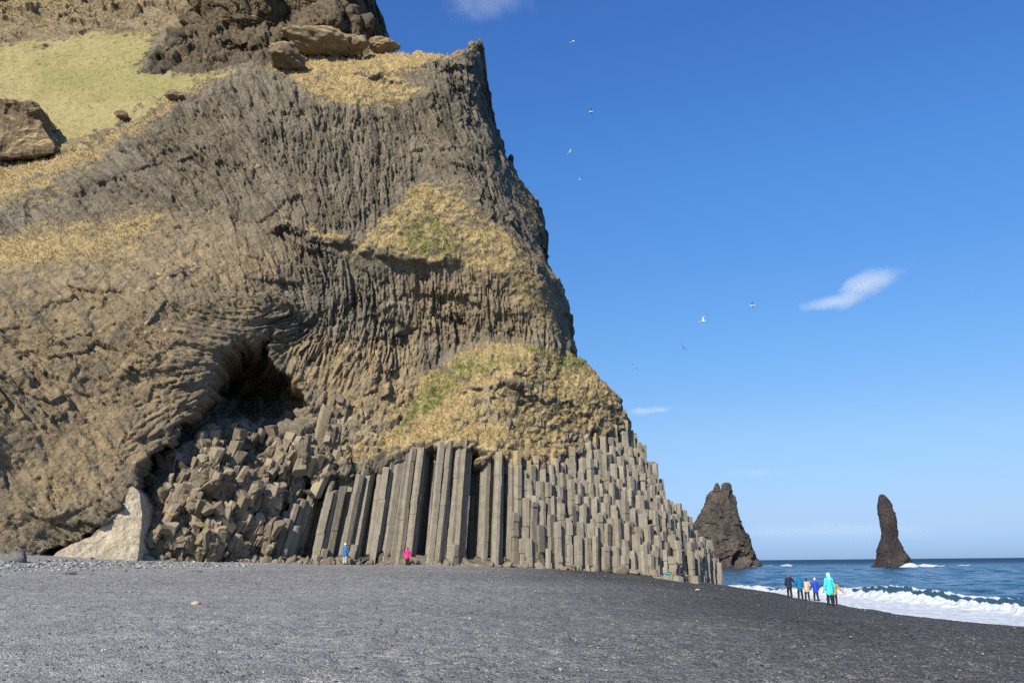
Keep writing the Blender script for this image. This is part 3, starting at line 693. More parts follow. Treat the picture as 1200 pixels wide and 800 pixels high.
    pale = np.clip(0.35 * leftb + 0.8 * sstep(-30, 30, poly_sd(px, py, [(120, 330), (250, 300), (280, 380), (160, 450), (90, 420)])) + 0.12 + 0.7 * sstep(-10, 10, poly_sd(px, py, [(0, 580), (90, 590), (40, 640), (0, 640)])), 0, 1)
    masks = np.stack([vegf, grn, brown, pale], -1)
    nr, nc = XX.shape
    idx = np.arange(nr * nc).reshape(nr, nc)
    quad = np.stack([idx[:-1, :-1], idx[:-1, 1:], idx[1:, 1:], idx[1:, :-1]], -1)
    kq = keep[:-1, :-1] & keep[1:, 1:] & keep[:-1, 1:] & keep[1:, :-1]
    reg = np.zeros(XX.shape, np.int32)
    reg[slope > 0.5] = 1; reg[mrec > 0.5] = 2; reg[mout > 0.5] = 3
    reg[(dome > 0.5) & (mrec <= 0.5)] = 4
    rq = reg[:-1, :-1]
    V = np.stack([PX, PY, PZ], -1).reshape(-1, 3)
    root = empty('cliff', (0, 80, 0))
    tag(root, 'tall basalt cliff with curved rock joints and dry grass above the black beach', 'cliff', kind='structure')
    lab = {0: ('rock_face', None), 1: ('grass_slope', 'smooth green and straw coloured grass slope'), 2: ('cave', 'dark cave full of broken angular rock'), 3: ('rock_outcrop', 'dark rough outcrop over the grass slope'), 4: ('grassy_shoulder', 'rounded shoulder of rock and dry grass above the columns')}
    for r, (nm, lb) in lab.items():
        fq = quad[kq & (rq == r)].reshape(-1, 4)
        if len(fq) == 0: continue
        used = np.unique(fq); remap = np.zeros(nr * nc, np.int32); remap[used] = np.arange(len(used))
        vv = V[used] - np.array([0, 80, 0])
        me = np_mesh(nm, vv, remap[fq], r == 1)
        color_attr(me, 'masks', masks.reshape(-1, 4)[used])
        tq = np.clip(0.5 + 0.2 * tone.ravel()[used], 0, 1); color_attr(me, 'tone', np.stack([tq, tq, tq, 1 + 0 * tq], -1))
        o = link(nm, me, M_SLOPE if r == 1 else M_OUT if r == 3 else M_CLIFF, root)
        if lb: o['label'] = lb
    # dry grass blades on the ledges
    cand = np.where((keep & ((vegf > 0.42) | (slope > .5) & (rng.random(XX.shape) < .12)) & (colz < .3)).ravel() & (np.abs(py.ravel() - 350) < 380))[0]
    pick = rng.choice(cand, min(len(cand), 24000), replace=False)
    N = np.stack([NX, NY, NZ], -1).reshape(-1, 3)[pick]
    P = V[pick]; m = len(pick); nb = 3
    P = np.repeat(P, nb, 0) + rng.normal(0, 0.07, (m * nb, 3)); N = np.repeat(N, nb, 0)
    dirn = N * 0.55 + np.array([0, 0, 0.55]) + rng.normal(0, 0.38, (m * nb, 3)); dirn /= np.linalg.norm(dirn, axis=1)[:, None]
    side = np.cross(dirn, N + 0.001); side /= np.linalg.norm(side, axis=1)[:, None] + 1e-6
    ln = rng.uniform(0.10, 0.26, (m * nb, 1)); wd = rng.uniform(0.02, 0.05, (m * nb, 1))
    tip = P + dirn * ln + np.array([0, 0, -0.35]) * ln * rng.random((m * nb, 1))
    T = np.stack([P - side * wd - N * .05, P + side * wd - N * .05, tip], 1).reshape(-1, 3) - np.array([0, 80, 0])
    me = np_mesh('grass_tufts', T, np.arange(len(T)).reshape(-1, 3))
    gv = np.repeat(grn.ravel()[pick], nb); j = rng.random((m * nb, 1))
    c = (np.array([[0.25, 0.18, 0.085]]) * (1 - j) + np.array([[0.46, 0.355, 0.18]]) * j)
    isg = (rng.random(m * nb) < gv * 0.6)[:, None]
    c = np.where(isg, np.array([[0.08, 0.10, 0.028]]) * (1 - j) + np.array([[0.19, 0.2, 0.06]]) * j, c)
    color_attr(me, 'tint', np.repeat(np.c_[c, np.ones(len(c))], 3, 0))
    o = link('grass_tufts', me, M_TUFT, root); o['kind'] = 'stuff'; o['label'] = 'tufts of dry straw coloured grass on the ledges'
    return root, D, so, py, PX, PY, PZ, keep

CLIFF, DG, SO, _, PXg, PYg, PZg, KEEP = build_cliff()

def broken_columns():
    """angular fragments of fallen and broken columns wedged in the recess and the shoulder"""
    r = np.random.default_rng(404)
    zones = [([(172, 620), (190, 565), (222, 520), (255, 500), (300, 500), (330, 518), (372, 490), (420, 530), (385, 560), (340, 585), (330, 645), (176, 650)], 640, (0.30, 0.62), -22),
             ([(350, 470), (400, 470), (440, 490), (450, 530), (400, 550), (340, 540)], 90, (0.35, 0.65), -14),
             ([(535, 445), (620, 438), (650, 470), (640, 500), (560, 500)], 45, (0.3, 0.55), 2),
             ([(600, 535), (640, 522), (700, 497), (735, 495), (700, 520), (640, 542)], 60, (0.28, 0.42), 0),
             ([(170, 628), (330, 625), (335, 655), (175, 655)], 110, (0.2, 0.4), -30)]
    Vs, Fs, Cs, b = [], [], [], 0
    ii, jj = np.where(KEEP[::3, ::3]); ii, jj = ii * 3, jj * 3
    pp, qq = project(PXg[ii, jj], PYg[ii, jj], PZg[ii, jj])
    for poly, n, (ra, rb), lean in zones:
        c = np.where(poly_sd(pp, qq, poly) > 0)[0]
        for k in r.choice(c, n):
            i, j = ii[k], jj[k]; P = np.array([PXg[i, j], PYg[i, j], PZg[i, j]])
            R = r.uniform(ra, rb) * (0.5 + 0.75 * r.random() ** 2); L = R * r.uniform(1.6, 5.0)
            ax = Vector((math.sin(R_(-lean + r.normal(0, 11))), r.normal(-0.15, 0.35), 1)).normalized()
            if r.random() < 0.10: ax = Vector((r.normal(0, 1), r.normal(-.3, .6), r.normal(0, .6))).normalized()
            u = ax.orthogonal().normalized(); w = ax.cross(u); ph = r.uniform(0, 6.28)
            ns = int(r.integers(5, 7)); an = np.sort(ph + (np.arange(ns) + r.normal(0, .16, ns)) * 2 * math.pi / ns); rad = R * r.uniform(.8, 1.1, ns)
            t1, t2 = r.normal(0, .25, 2), r.normal(0, .25, 2); v = []
            for e, t_, kk in ((-L / 2, t1, 0.93), (-L / 2 + .07, t1, 1), (L / 2 - .07, t2, 1), (L / 2, t2, .92)):
                for a_, q_ in zip(an, rad):
                    x_, y_ = q_ * kk * math.cos(a_), q_ * kk * math.sin(a_)
                    p_ = u * x_ + w * y_ + ax * (e + t_[0] * x_ + t_[1] * y_); v.append(P + np.array(p_) + np.array([0, r.uniform(0.75, 1.15) * R, 0]))
            f = []
            for g in range(3):
                for m in range(ns): f.append((b + g * ns + m, b + g * ns + (m + 1) % ns, b + (g + 1) * ns + (m + 1) % ns, b + (g + 1) * ns + m))
            f.append(tuple(b + 3 * ns + m for m in range(ns))); f.append(tuple(b + m for m in reversed(range(ns))))
            Vs += v; Fs += f; b += 4 * ns; Cs += [(r.uniform(0.2, 1.0), r.choice([0.1, 0.3, 0.42]), 0, 1)] * (4 * ns); Cs[-4 * ns:] = [Cs[-1]] * (4 * ns)
    me = bpy.data.meshes.new('broken_columns'); me.from_pydata([(x, y - 80, z) for x, y, z in Vs], [], Fs); me.update()
    color_attr(me, 'masks', np.array(Cs, np.float32))
    o = link('broken_columns', me, M_BROKEN, CLIFF); o['kind'] = 'stuff'; o['label'] = 'angular broken blocks of column wedged in the cave mouth and shoulder'
broken_columns()

def depth_at(x, z):
    return float(bilin(DG, np.array([(z + 3.5) / STEP]), np.array([(x + 80) / STEP]))[0])

# ------------------------------------------------------------------ BASALT COLUMNS
SEAT = ground_hit(797, 680.5)
def build_columns():
    a = 0.385                                     # hexagon circumradius
    dx, dy = math.sqrt(3) * a, 1.5 * a
    pr = np.random.default_rng(31)
    jit = {}
    def vert(q, r_, k, cx, cy):
        ang = math.pi / 6 + math.pi / 3 * k
        x, y = cx + a * math.cos(ang), cy + a * math.sin(ang)
        key = (round(x * 20), round(y * 20))
        if key not in jit:
            for ox in (-1, 0, 1):
                for oy in (-1, 0, 1):
                    if (key[0] + ox, key[1] + oy) in jit: return x + jit[(key[0] + ox, key[1] + oy)][0], y + jit[(key[0] + ox, key[1] + oy)][1]
            jit[key] = pr.normal(0, 0.075, 2)
        return x + jit[key][0], y + jit[key][1]
    colt_x = np.array([p[0] for p in COLTOP]); colt_y = np.array([p[1] for p in COLTOP])
    bays = [(352, 0.6, 3.0), (390, .25, 1.2), (422, 0.3, 1.3), (491, 0.6, 3.0), (549, 0.7, 3.2), (573, 0.28, 1.4), (590, 0.28, 1.4), (462, .2, 1.0), (520, .2, 1.0)]
    out = []
    for q in range(-36, 48):
        for r in range(0, 50):
            cx = q * dx + (r % 2) * dx / 2; cy = 72.5 + r * dy
            if cx < -20.5 or cx > 25.5: continue
            if -2.6 < cx - SEAT[0] < 1.3 and cy < SEAT[1] + 1.5: continue
            gz = float(ground(cx, cy))
            zf = gz + 2.0
            yf = depth_at(cx, zf) - 0.35
            pxf = 600 + cx / yf * 1000 * 1.0
            bay = 0
            for bp, bw, bd in bays:
                xb = (bp - 600) * yf / 1000
                bay = max(bay, bd * (1 - min(1, max(0, (abs(cx - xb) / bw - 0.7) / 0.6))))
            bay += 0.40 * float(vnoise(np.array([cx * 0.9]), np.array([3.3]), np.array([0.0]))[0]) * (1.0 if pxf < 600 else 0.5)
            if cy < yf + max(bay + pr.normal(0, 0.16), -0.6): continue
            # highest z where the rock face has already come forward of this column
            zs = np.arange(gz, 24, 0.15)
            dd = bilin(DG, (zs + 3.5) / STEP, np.full(zs.shape, (cx + 80) / STEP)) - 0.2
            ok = (dd <= cy) & (zs < 24)
            i2 = int(2.2 / 0.15)
            bad = np.where(~ok[i2:])[0]
            top = zs[i2 + bad[0]] if len(bad) else 24
            # never above the shoulder line
            pz, py_ = project(np.full(zs.shape, cx), np.full(zs.shape, cy), zs)
            lim = np.interp(pz, colt_x, colt_y)
            okz = py_ > lim + 2
            if not okz.any(): continue
            zcap = zs[np.where(okz)[0][-1]]
            capped = top > zcap
            dep = cy - yf - bay
            if capped and dep > 8: continue
            top = min(top, zcap)
            pxm = float(project(np.array([cx]), np.array([cy]), np.array([gz + 3]))[0][0])
            if capped: top += 0.35 if 400 < pxm < 600 else min(pr.normal(0.1, 0.5), 0.5)
            else: top += pr.normal(0, 0.5) - (1.6 if pr.random() < 0.08 else 0)
            if py_[np.argmin(abs(zs - top))] < np.interp(pxm, [560, 640, 700, 745], [550, 548, 530, 500]) and pxm > 585 and pr.random() < 0.35: top -= abs(pr.normal(0, 1.4))
            if pxm < 425: top -= abs(pr.normal(0, 1.5))
            elif 430 < pxm < 590 and dep < 0.3 and pr.random() < 0.22: top -= pr.uniform(0.5, 7)
            if top < gz + 0.35: top = gz + pr.uniform(0.2, 0.6)
            lean = np.interp(pxm, [320, 380, 440, 520, 600, 640], [15, 10, 7, 4, 1, 0]) + pr.normal(0, 0.5)
            out.append((cx, cy, gz - 0.8, top, math.tan(R_(lean)), dep, q, r, pxm))
    cols = []
    for cx, cy, z0, top, ln, dep, q, r, pxm in out:
        hexv = [vert(q, r, k, cx, cy) for k in range(6)]
        z = z0; short = pxm > 600
        zz = [z0]
        while z < top - 0.7:
            z += pr.uniform(0.45, 1.7) if short else pr.uniform(0.8, 3.2)
            if z < top - 0.4: zz.append(z)
        zz.append(top)
        V = []; Fc = []
        sh = np.interp(pxm, [590, 640], [0.91, 0.965])
        tilt = pr.normal(0, 0.10, 2)
        for i, (za, zb) in enumerate(zip(zz, zz[1:])):
            off = pr.normal(0, 0.032 if short else 0.02, 2); sc = sh * (1 + pr.normal(0, 0.02)) * (0.8 if short and pr.random() < 0.07 else 1)
            last = i == len(zz) - 2
            b0 = len(V)
            for ring in range(4):
                zr = (za, za + 0.03, zb - 0.05, zb)[ring] if zb - za > .2 else (za, za + (zb - za) * .3, za + (zb - za) * .7, zb)[ring]
                s2 = sc * (0.965, 1, 1, 0.93 if last else 0.965)[ring]
                for (hx, hy) in hexv:
                    lx, ly = (hx - cx) * s2, (hy - cy) * s2
                    z_ = zr + (tilt[0] * lx + tilt[1] * ly if last and ring >= 2 else 0)
                    V.append((cx + lx + off[0] + ln * (zr - z0), cy + ly + off[1], z_))
            for ring in range(3):
                for k in range(6):
                    a0 = b0 + ring * 6 + k; a1 = b0 + ring * 6 + (k + 1) % 6
                    Fc.append((a0, a1, a1 + 6, a0 + 6))
            Fc.append(tuple(b0 + 18 + k for k in range(6)))
        size = (top - z0) * (1.0 if dep < 0.9 else 0.25)
        cols.append((size, V, Fc, pr.random(), pxm, cx, cy, top))
    order = sorted(range(len(cols)), key=lambda i: -cols[i][0])
    pr2 = np.random.default_rng(5)
    def lich(pxm, V):
        V = np.array(V); p, y = project(V[:, 0], V[:, 1], V[:, 2])
        t = np.interp(p, colt_x, colt_y)
        return np.clip(0.62 - (y - t) / 75, 0, .62) * np.clip((p - 545) / 40, 0.25, 1)
    def make(name, items, parent):
        V = []; Fc = []; C = []
        for i in items:
            _, v, f, rn, pxm, *_r = cols[i]; b = len(V)
            V += v; Fc += [tuple(k + b for k in ff) for ff in f]
            warm = np.clip(rn * 0.55 + 0.15 + np.interp(pxm, [400, 640, 760], [0.0, 0.22, 0.3]), 0, 1)
            l_ = lich(pxm, v)
            C += [(warm, a_, 0, 1) for a_ in l_]
        me = bpy.data.meshes.new(name)
        me.from_pydata([(x, y - 80, z) for x, y, z in V], [], Fc); me.update()
        color_attr(me, 'masks', np.array(C, np.float32))
        return link(name, me, M_COLUMN, parent)
    for i in order[:100]: make('basalt_column', [i], CLIFF)
    o = make('column_cluster', order[100:], CLIFF); o['kind'] = 'stuff'; o['label'] = 'stepped mass of short basalt columns beside the tall ones'
    return cols
COLS = build_columns()
print('columns', len(COLS))

# ------------------------------------------------------------------ ROCK HELPERS
def rock_mesh(name, size, seed, sub=4, rough=0.28, facets=9, flat=0.0):
    bm = bmesh.new(); bmesh.ops.create_icosphere(bm, subdivisions=sub, radius=1)
    V = np.array([v.co[:] for v in bm.verts]); Fc = np.array([[v.index for v in f.verts] for f in bm.faces]); bm.free()
    r = np.random.default_rng(seed)
    for _ in range(facets):                      # broken planes
        n = r.normal(0, 1, 3); n /= np.linalg.norm(n); d = r.uniform(0.55, 0.85)
        t = V @ n - d; V = V - np.outer(np.maximum(t, 0) * 0.9, n)
    nrm = V / np.linalg.norm(V, axis=1)[:, None]
    h = rough * fbm(V[:, 0], V[:, 1], V[:, 2], 0.8, 5, seed) + rough * 0.4 * fbm(V[:, 0], V[:, 1], V[:, 2], 0.2, 2, seed + 3)
    V = (V + nrm * h[:, None]) * np.array(size)
    return np_mesh(name, V, Fc, False)

M_B1 = mat_boulder('boulder_straw', (0.14, 0.11, 0.075), (0.33, 0.25, 0.15), 1.15)
M_B4 = mat_boulder('block_brown', (0.10, 0.075, 0.05), (0.25, 0.185, 0.11), 0.75)
M_B2 = mat_boulder('boulder_brown', (0.12, 0.09, 0.06), (0.30, 0.22, 0.135), 0.35)
M_B3 = mat_boulder('boulder_grey', (0.10, 0.098, 0.092), (0.2, 0.19, 0.175), 0)
M_PALE = mat_boulder('slab_pale', (0.34, 0.28, 0.19), (0.60, 0.52, 0.38), 0)

def boulder(px, py, Y, size, mat, label, seed, rot=(0, 0, 0), rough=0.28, facets=9, group=None, sub=4):
    p = W(px, py, Y)
    o = link('boulder', rock_mesh('boulder', size, seed, sub + 1, rough * 1.5, facets + 5), mat)
    o.location = p; o.rotation_euler = rot
    return tag(o, label, 'boulder', group)
boulder(337, 69, 81.6, (2.15, 1.9, 1.4), M_B2, 'round brown boulder with a bare face at the lip of the dry grass', 3, (0, 0.1, .3), 0.18)
boulder(371, 50, 83.6, (4.3, 2.3, 1.5), M_B1, 'long flat straw topped boulder lying under the dark outcrop', 8, (0, 0.06, 0.2), 0.2)
boulder(414, 53, 84.6, (1.5, 1.4, 1.2), M_B2, 'small dark boulder beside the long straw topped one', 10, (0, 0.2, 0.2), 0.2)
boulder(451, 55, 86.5, (1.9, 1.5, 0.75), M_B1, 'small pale boulder standing alone on the grassy cliff edge', 12, (0, 0.05, 0.1), 0.15)
boulder(206, 112, 77.6, (1.1, 0.8, 0.5), M_B2, 'low dark boulder half sunk in the grass lip under the slope', 15, (0, 0, 0.5), 0.2)
boulder(143, 135, 77.2, (0.9, 0.7, 0.35), M_B2, 'flat brown stone lying in the green slope near its edge', 17, (0, 0.1, 0.2), 0.2)

def big_block():
    pts = [(-40, 128), (0, 119), (36, 121), (44, 140), (62, 170), (60, 177), (0, 184), (-40, 186)]
    Y0 = 73.0
    bm = bmesh.new()
    fr = [bm.verts.new(W(a, b, Y0 + (0.9 if a > 40 else 0))) for a, b in pts]
    bk = [bm.verts.new(W(a, b, Y0) + np.array([-1.2 if a > 30 else 0, 6, 1.0 if b < 150 else 2.4])) for a, b in pts]
    n = len(pts)
    bm.faces.new(fr[::-1]); bm.faces.new(bk)
    for i in range(n): bm.faces.new((fr[i], fr[(i + 1) % n], bk[(i + 1) % n], bk[i]))
    bmesh.ops.recalc_face_normals(bm, faces=bm.faces)
    bmesh.ops.triangulate(bm, faces=bm.faces)
    bmesh.ops.subdivide_edges(bm, edges=bm.edges, cuts=12, use_grid_fill=True); bmesh.ops.triangulate(bm, faces=bm.faces)
    bmesh.ops.subdivide_edges(bm, edges=bm.edges, cuts=1, use_grid_fill=True)
    V = np.array([v.co[:] for v in bm.verts]); bm.normal_update(); N = np.array([v.normal[:] for v in bm.verts])
    h = 0.75 * fbm(V[:, 0], V[:, 1], V[:, 2], 2.4, 5, 44) + 0.22 * ridged(V[:, 0], V[:, 1], V[:, 2], 1.0, 3, 5)
    for v, q in zip(bm.verts, V + N * h[:, None]): v.co = q
    c = W(20, 183, Y0 + 3)
    for v in bm.verts: v.co -= Vector(c)
    me = bpy.data.meshes.new('boulder'); bm.to_mesh(me); bm.free()
    o = link('boulder', me, M_B4); o.location = c
    tag(o, 'huge angular brown boulder resting on the grass at the left edge', 'boulder')
big_block()

def beach_rock(px, py, Y, size, label, seed, mat=M_B3):
    p = W(px, py, Y); z = float(ground(p[0], p[1]))
    o = link('rock', rock_mesh('rock', size, seed, 4, 0.12, 5), mat)
    o.location = (p[0], p[1], z + size[2] * 0.55)
    tag(o, label, 'rock')
beach_rock(20, 657, 52, (0.62, 0.5, 0.42), 'round grey rock sitting on the pale pebbles at far left', 51)
beach_rock(153, 659, 55, (0.30, 0.25, 0.16), 'small dark rock on the gravel below the pale slab', 52)
beach_rock(82, 672, 46, (0.42, 0.3, 0.09), 'flat grey rock half buried in the gravel at left', 53)
beach_rock(229, 668, 50, (0.36, 0.26, 0.08), 'flat brownish rock half buried below the cave mouth', 54)
beach_rock(228, 728, 26, (0.13, 0.1, 0.07), 'small white stone lying alone on the grey gravel', 55, M_PALE)
beach_rock(818, 703, 52, (0.16, 0.12, 0.07), 'small white stone on dark gravel below the right end of the columns', 56, M_PALE)

def pale_slab():
    pts = [(50, 662), (66, 648), (84, 639), (105, 628), (124, 611), (138, 598), (148, 580), (155, 571), (163, 578), (167, 600), (164, 630), (160, 662)]
    bm = bmesh.new()
    fr = [bm.verts.new(W(a, b, 60.9 + (a - 60) * 0.024 + (662 - b) * 0.009)) for a, b in pts]
    bk = [bm.verts.new(v.co + Vector((-0.6, 5.0, -0.3))) for v in fr]
    n = len(pts)
    bm.faces.new(fr[::-1]); bm.faces.new(bk)
    for i in range(n): bm.faces.new((fr[i], fr[(i + 1) % n], bk[(i + 1) % n], bk[i]))
    bmesh.ops.recalc_face_normals(bm, faces=bm.faces)
    bmesh.ops.triangulate(bm, faces=bm.faces)
    for c in (3, 2, 1):
        bmesh.ops.subdivide_edges(bm, edges=[e for e in bm.edges if e.calc_length() > 0.3], cuts=c, use_grid_fill=True); bmesh.ops.triangulate(bm, faces=[f for f in bm.faces if len(f.verts) > 3])
    V = np.array([v.co[:] for v in bm.verts]); bm.normal_update(); N = np.array([v.normal[:] for v in bm.verts])
    h = 0.22 * fbm(V[:, 0], V[:, 1], V[:, 2], 1.8, 5, 64) + 0.10 * fbm(V[:, 0], V[:, 1], V[:, 2], 0.3, 3, 5)
    for v, q in zip(bm.verts, V + N * h[:, None]): v.co = (q[0], q[1] - 80, q[2])
    me = bpy.data.meshes.new('rock_slab'); bm.to_mesh(me); bm.free()
    o = link('rock_slab', me, M_PALE, CLIFF); o['label'] = 'smooth cream coloured slab under the overhang'
pale_slab()

def rubble():
    """broken basalt lying along the foot of the cave and columns"""
    r = np.random.default_rng(77); Vs, Fs, Cs = [], [], []; b = 0
    ico = bmesh.new(); bmesh.ops.create_icosphere(ico, subdivisions=2, radius=1)
    iv = np.array([v.co[:] for v in ico.verts]); iF = np.array([[v.index for v in f.verts] for f in ico.faces]); ico.free()
    foot_px = [0, 60, 160, 230, 330, 400, 480, 600, 700, 795, 850]; foot_Y = [58, 61, 65, 69, 72, 73.2, 75, 75.6, 78.2, 82.3, 91]
    for _ in range(520):
        px = r.uniform(168, 420) if r.random() < 0.72 else r.uniform(420, 848)
        Y = np.interp(px, foot_px, foot_Y) + abs(r.normal(0, 0.7)) - 0.9
        p = W(px, 655, Y); z = float(ground(p[0], Y))
        s = 0.14 + 0.5 * r.random() ** 3; sc = s * r.uniform(0.6, 1.2, 3) * np.array([1, 1, .8])
        v = iv.copy()
        for _k in range(7):
            n = r.normal(0, 1, 3); n /= np.linalg.norm(n); t = v @ n - r.uniform(0.4, 0.75); v = v - np.outer(np.maximum(t, 0), n)
        v = v * sc; q = Matrix.Rotation(r.uniform(0, 6.28), 3, Vector(r.normal(0, 1, 3)))
        v = v @ np.array(q)
        Vs.append(v + np.array([p[0], Y - 80, z + s * 0.25])); Fs.append(iF + b); b += len(iv)
        g = r.uniform(0.2, 0.75); Cs.append(np.tile([g, 0.1, 0, 1], (len(iv), 1)))
    me = np_mesh('rubble', np.concatenate(Vs), np.concatenate(Fs)); color_attr(me, 'masks', np.concatenate(Cs))
    o = link('rubble', me, M_BROKEN, None); o.location = (0, 80, 0)
    tag(o, 'broken angular stones heaped along the foot of the cliff', 'rubble', kind='stuff')
rubble()

# ------------------------------------------------------------------ SEA STACKS
def stack(name, Y, prof, mat, label, seed, depth=0.75, horns=(), dents=()):
    base = W((prof[-1][0] + prof[-1][1]) / 2, prof[-1][2], Y); base[2] = SEA
    V = []; nr, ns = 150, 150
    ys = np.array([p[2] for p in prof], float); l = np.array([p[0] for p in prof], float); r = np.array([p[1] for p in prof], float)
    def loft(ys, l, r, nr, off):
        yy = np.linspace(ys[0], ys[-1], nr)
        ll, rr = np.interp(yy, ys, l), np.interp(yy, ys, r)
        out = []
        for y, a, b in zip(yy, ll, rr):
            p0, p1 = W(a, y, Y), W(b, y, Y); c = (p0 + p1) / 2; w = (p1[0] - p0[0]) / 2
            ph = np.linspace(0, 2 * math.pi, ns, endpoint=False)
            out.append(np.stack([c[0] + w * np.cos(ph), Y + w * depth * np.sin(ph) + off, 0 * ph + c[2]], -1))
        return np.array(out)
    Vs, Fs, b = [], [], 0
    for k, (pp, off, n_) in enumerate([(prof, 0, nr)] + [(h, 0.6, 60) for h in horns]):
        q = loft(np.array([p[2] for p in pp], float), np.array([p[0] for p in pp], float), np.array([p[1] for p in pp], float), n_, off)
        cen = q.mean(1, keepdims=True); N = q - cen; N /= np.linalg.norm(N, axis=-1, keepdims=True) + 1e-6
        x, y, z = q[..., 0], q[..., 1], q[..., 2]
        w = np.linalg.norm(q - cen, axis=-1)
        amp = np.clip(w * 0.22, 0.15, 1.9)
        h = amp * (0.9 * fbm(x, y, z, 9, 4, seed) + 0.75 * ridged(x, y, z * 0.6, 4, 4, seed + 2) - 0.25 + 0.35 * fbm(x, y, z, 1.1, 3, seed + 6))
        st = np.sign(fbm(x, y, z, 3.0, 3, seed + 9)) * amp * 0.22
        h = h + st
        for dx_, dy_, rad, dep in dents:
            px, py = project(x, y, z); g = np.exp(-(((px - dx_) / rad[0]) ** 2 + ((py - dy_) / rad[1]) ** 2) ** 2)
            h = h - dep * g * (y < Y)
        q = q + N * h[..., None]
        idx = np.arange(n_ * ns).reshape(n_, ns) + b
        Fs.append(np.stack([idx[:-1], np.roll(idx[:-1], -1, 1), np.roll(idx[1:], -1, 1), idx[1:]], -1).reshape(-1, 4))
        tc = q[0].mean(0) + np.array([0, 0, 0.3]); Vs.append(q.reshape(-1, 3)); b += n_ * ns
        cap = np.stack([idx[0], np.roll(idx[0], -1), np.full(ns, b), np.full(ns, b)], -1)
        Vs.append(tc[None]); b += 1
        caps = cap[:, :3]
        Fs.append(np.c_[caps, caps[:, 2]])
    V = np.concatenate(Vs) - base
    me = bpy.data.meshes.new(name)
    faces = [tuple(dict.fromkeys(f)) for f in np.concatenate(Fs).tolist()]
    me.from_pydata(V.tolist(), [], faces); me.update()
    bm = bmesh.new(); bm.from_mesh(me); bmesh.ops.recalc_face_normals(bm, faces=bm.faces); bm.to_mesh(me); bm.free()
    o = link(name, me, mat); o.location = base
    tag(o, label, 'sea stack', 'sea stacks rising from the water')
    return base
M_S1 = mat_stack('stack_brown', (0.05, 0.045, 0.043), (0.11, 0.092, 0.078), (0.23, 0.185, 0.14))
M_S2 = mat_stack('stack_dark', (0.038, 0.034, 0.036), (0.068, 0.058, 0.057), (0.115, 0.095, 0.085))
stack('sea_stack', 400, [(832, 858, 575), (829, 858, 580), (827, 860, 590), (824, 862, 600), (817, 865, 610), (812, 867, 617), (808, 869, 622), (803, 875, 632), (800, 879, 642), (797, 883, 652), (794, 888, 660), (792, 895, 669)], M_S1,
      'broad two horned brown sea stack behind the end of the cliff', 5, 0.7, horns=[[(839, 842, 566), (837.5, 844, 570), (835, 845, 576), (833, 847, 584)], [(848, 855, 565.5), (846, 857.5, 568), (845, 858, 576), (844, 859, 588)]], dents=[(866, 656, (7, 9), 5.0), (884, 661, (3, 3), 2)])
stack('sea_stack', 350, [(1031, 1036, 579.5), (1029.5, 1040, 584), (1029, 1044, 590), (1029, 1048, 598), (1031, 1051, 606), (1032, 1051.5, 616), (1032.5, 1051, 624), (1032, 1052, 632), (1031, 1056, 640), (1029, 1060, 648), (1027, 1064, 656), (1025, 1070, 667)], M_S2,
      'slender leaning dark sea stack standing alone in the water', 9, 0.8)
p1 = W(1062, 664, 345); p2 = W(1085, 663, 352); p3 = W(893, 664.5, 395); p4 = W(905, 664.5, 396); p5 = W(850, 665, 392)
STACK_FOAM += [(p1[0], p1[1], 3.6, 7), (p2[0], p2[1], 9, 3), (W(1100, 662, 365)[0], 365, 14, 3), (p4[0], p4[1], 5, 2), (W(912, 664, 400)[0], 402, 7, 1.5), (p5[0], p5[1], 5, 3)]
build_sea()

# ------------------------------------------------------------------ PEOPLE
def ring_tube(bm, pts, radii, n=12):
    """closed tube along points with hemispherical-ish ends; radii may be (rx, ry)"""
    pts = [Vector(p) for p in pts]; rings = []
    P = []; Rr = []
    r0 = radii[0] if not isinstance(radii[0], tuple) else sum(radii[0]) / 2; r1 = radii[-1] if not isinstance(radii[-1], tuple) else sum(radii[-1]) / 2
    d0 = (pts[1] - pts[0]).normalized(); d1 = (pts[-1] - pts[-2]).normalized()
    def sc(r, k): return (r[0] * k, r[1] * k) if isinstance(r, tuple) else (r * k, r * k)
    for k, f in ((0.95, 0.3), (0.6, 0.8)): P.append(pts[0] - d0 * r0 * k); Rr.append(sc(radii[0], f))
    for p, r in zip(pts, radii): P.append(p); Rr.append(sc(r, 1))
    for k, f in ((0.6, 0.8), (0.95, 0.3)): P.append(pts[-1] + d1 * r1 * k); Rr.append(sc(radii[-1], f))
    for i, p in enumerate(P):
        d = (P[min(i + 1, len(P) - 1)] - P[max(i - 1, 0)]).normalized()
        ref = Vector((0, 1, 0)) if abs(d.z) > 0.7 else Vector((0, 0, 1))
        u = ref.cross(d).normalized(); v = d.cross(u)
        if abs(d.z) > 0.7 and u.x < 0: u = -u; v = -v
        rx, ry = Rr[i]
        rings.append([bm.verts.new(p + u * rx * math.cos(2 * math.pi * k / n) + v * ry * math.sin(2 * math.pi * k / n)) for k in range(n)])
    for a, b in zip(rings, rings[1:]):
        for k in range(n): bm.faces.new((a[k], a[(k + 1) % n], b[(k + 1) % n], b[k]))
    bm.faces.new(rings[0]); bm.faces.new(rings[-1][::-1])

def ball(bm, c, r):
    m = Matrix.Translation(c) @ Matrix.Diagonal((r[0], r[1], r[2], 1))
    bmesh.ops.create_uvsphere(bm, u_segments=16, v_segments=12, radius=1, matrix=m)

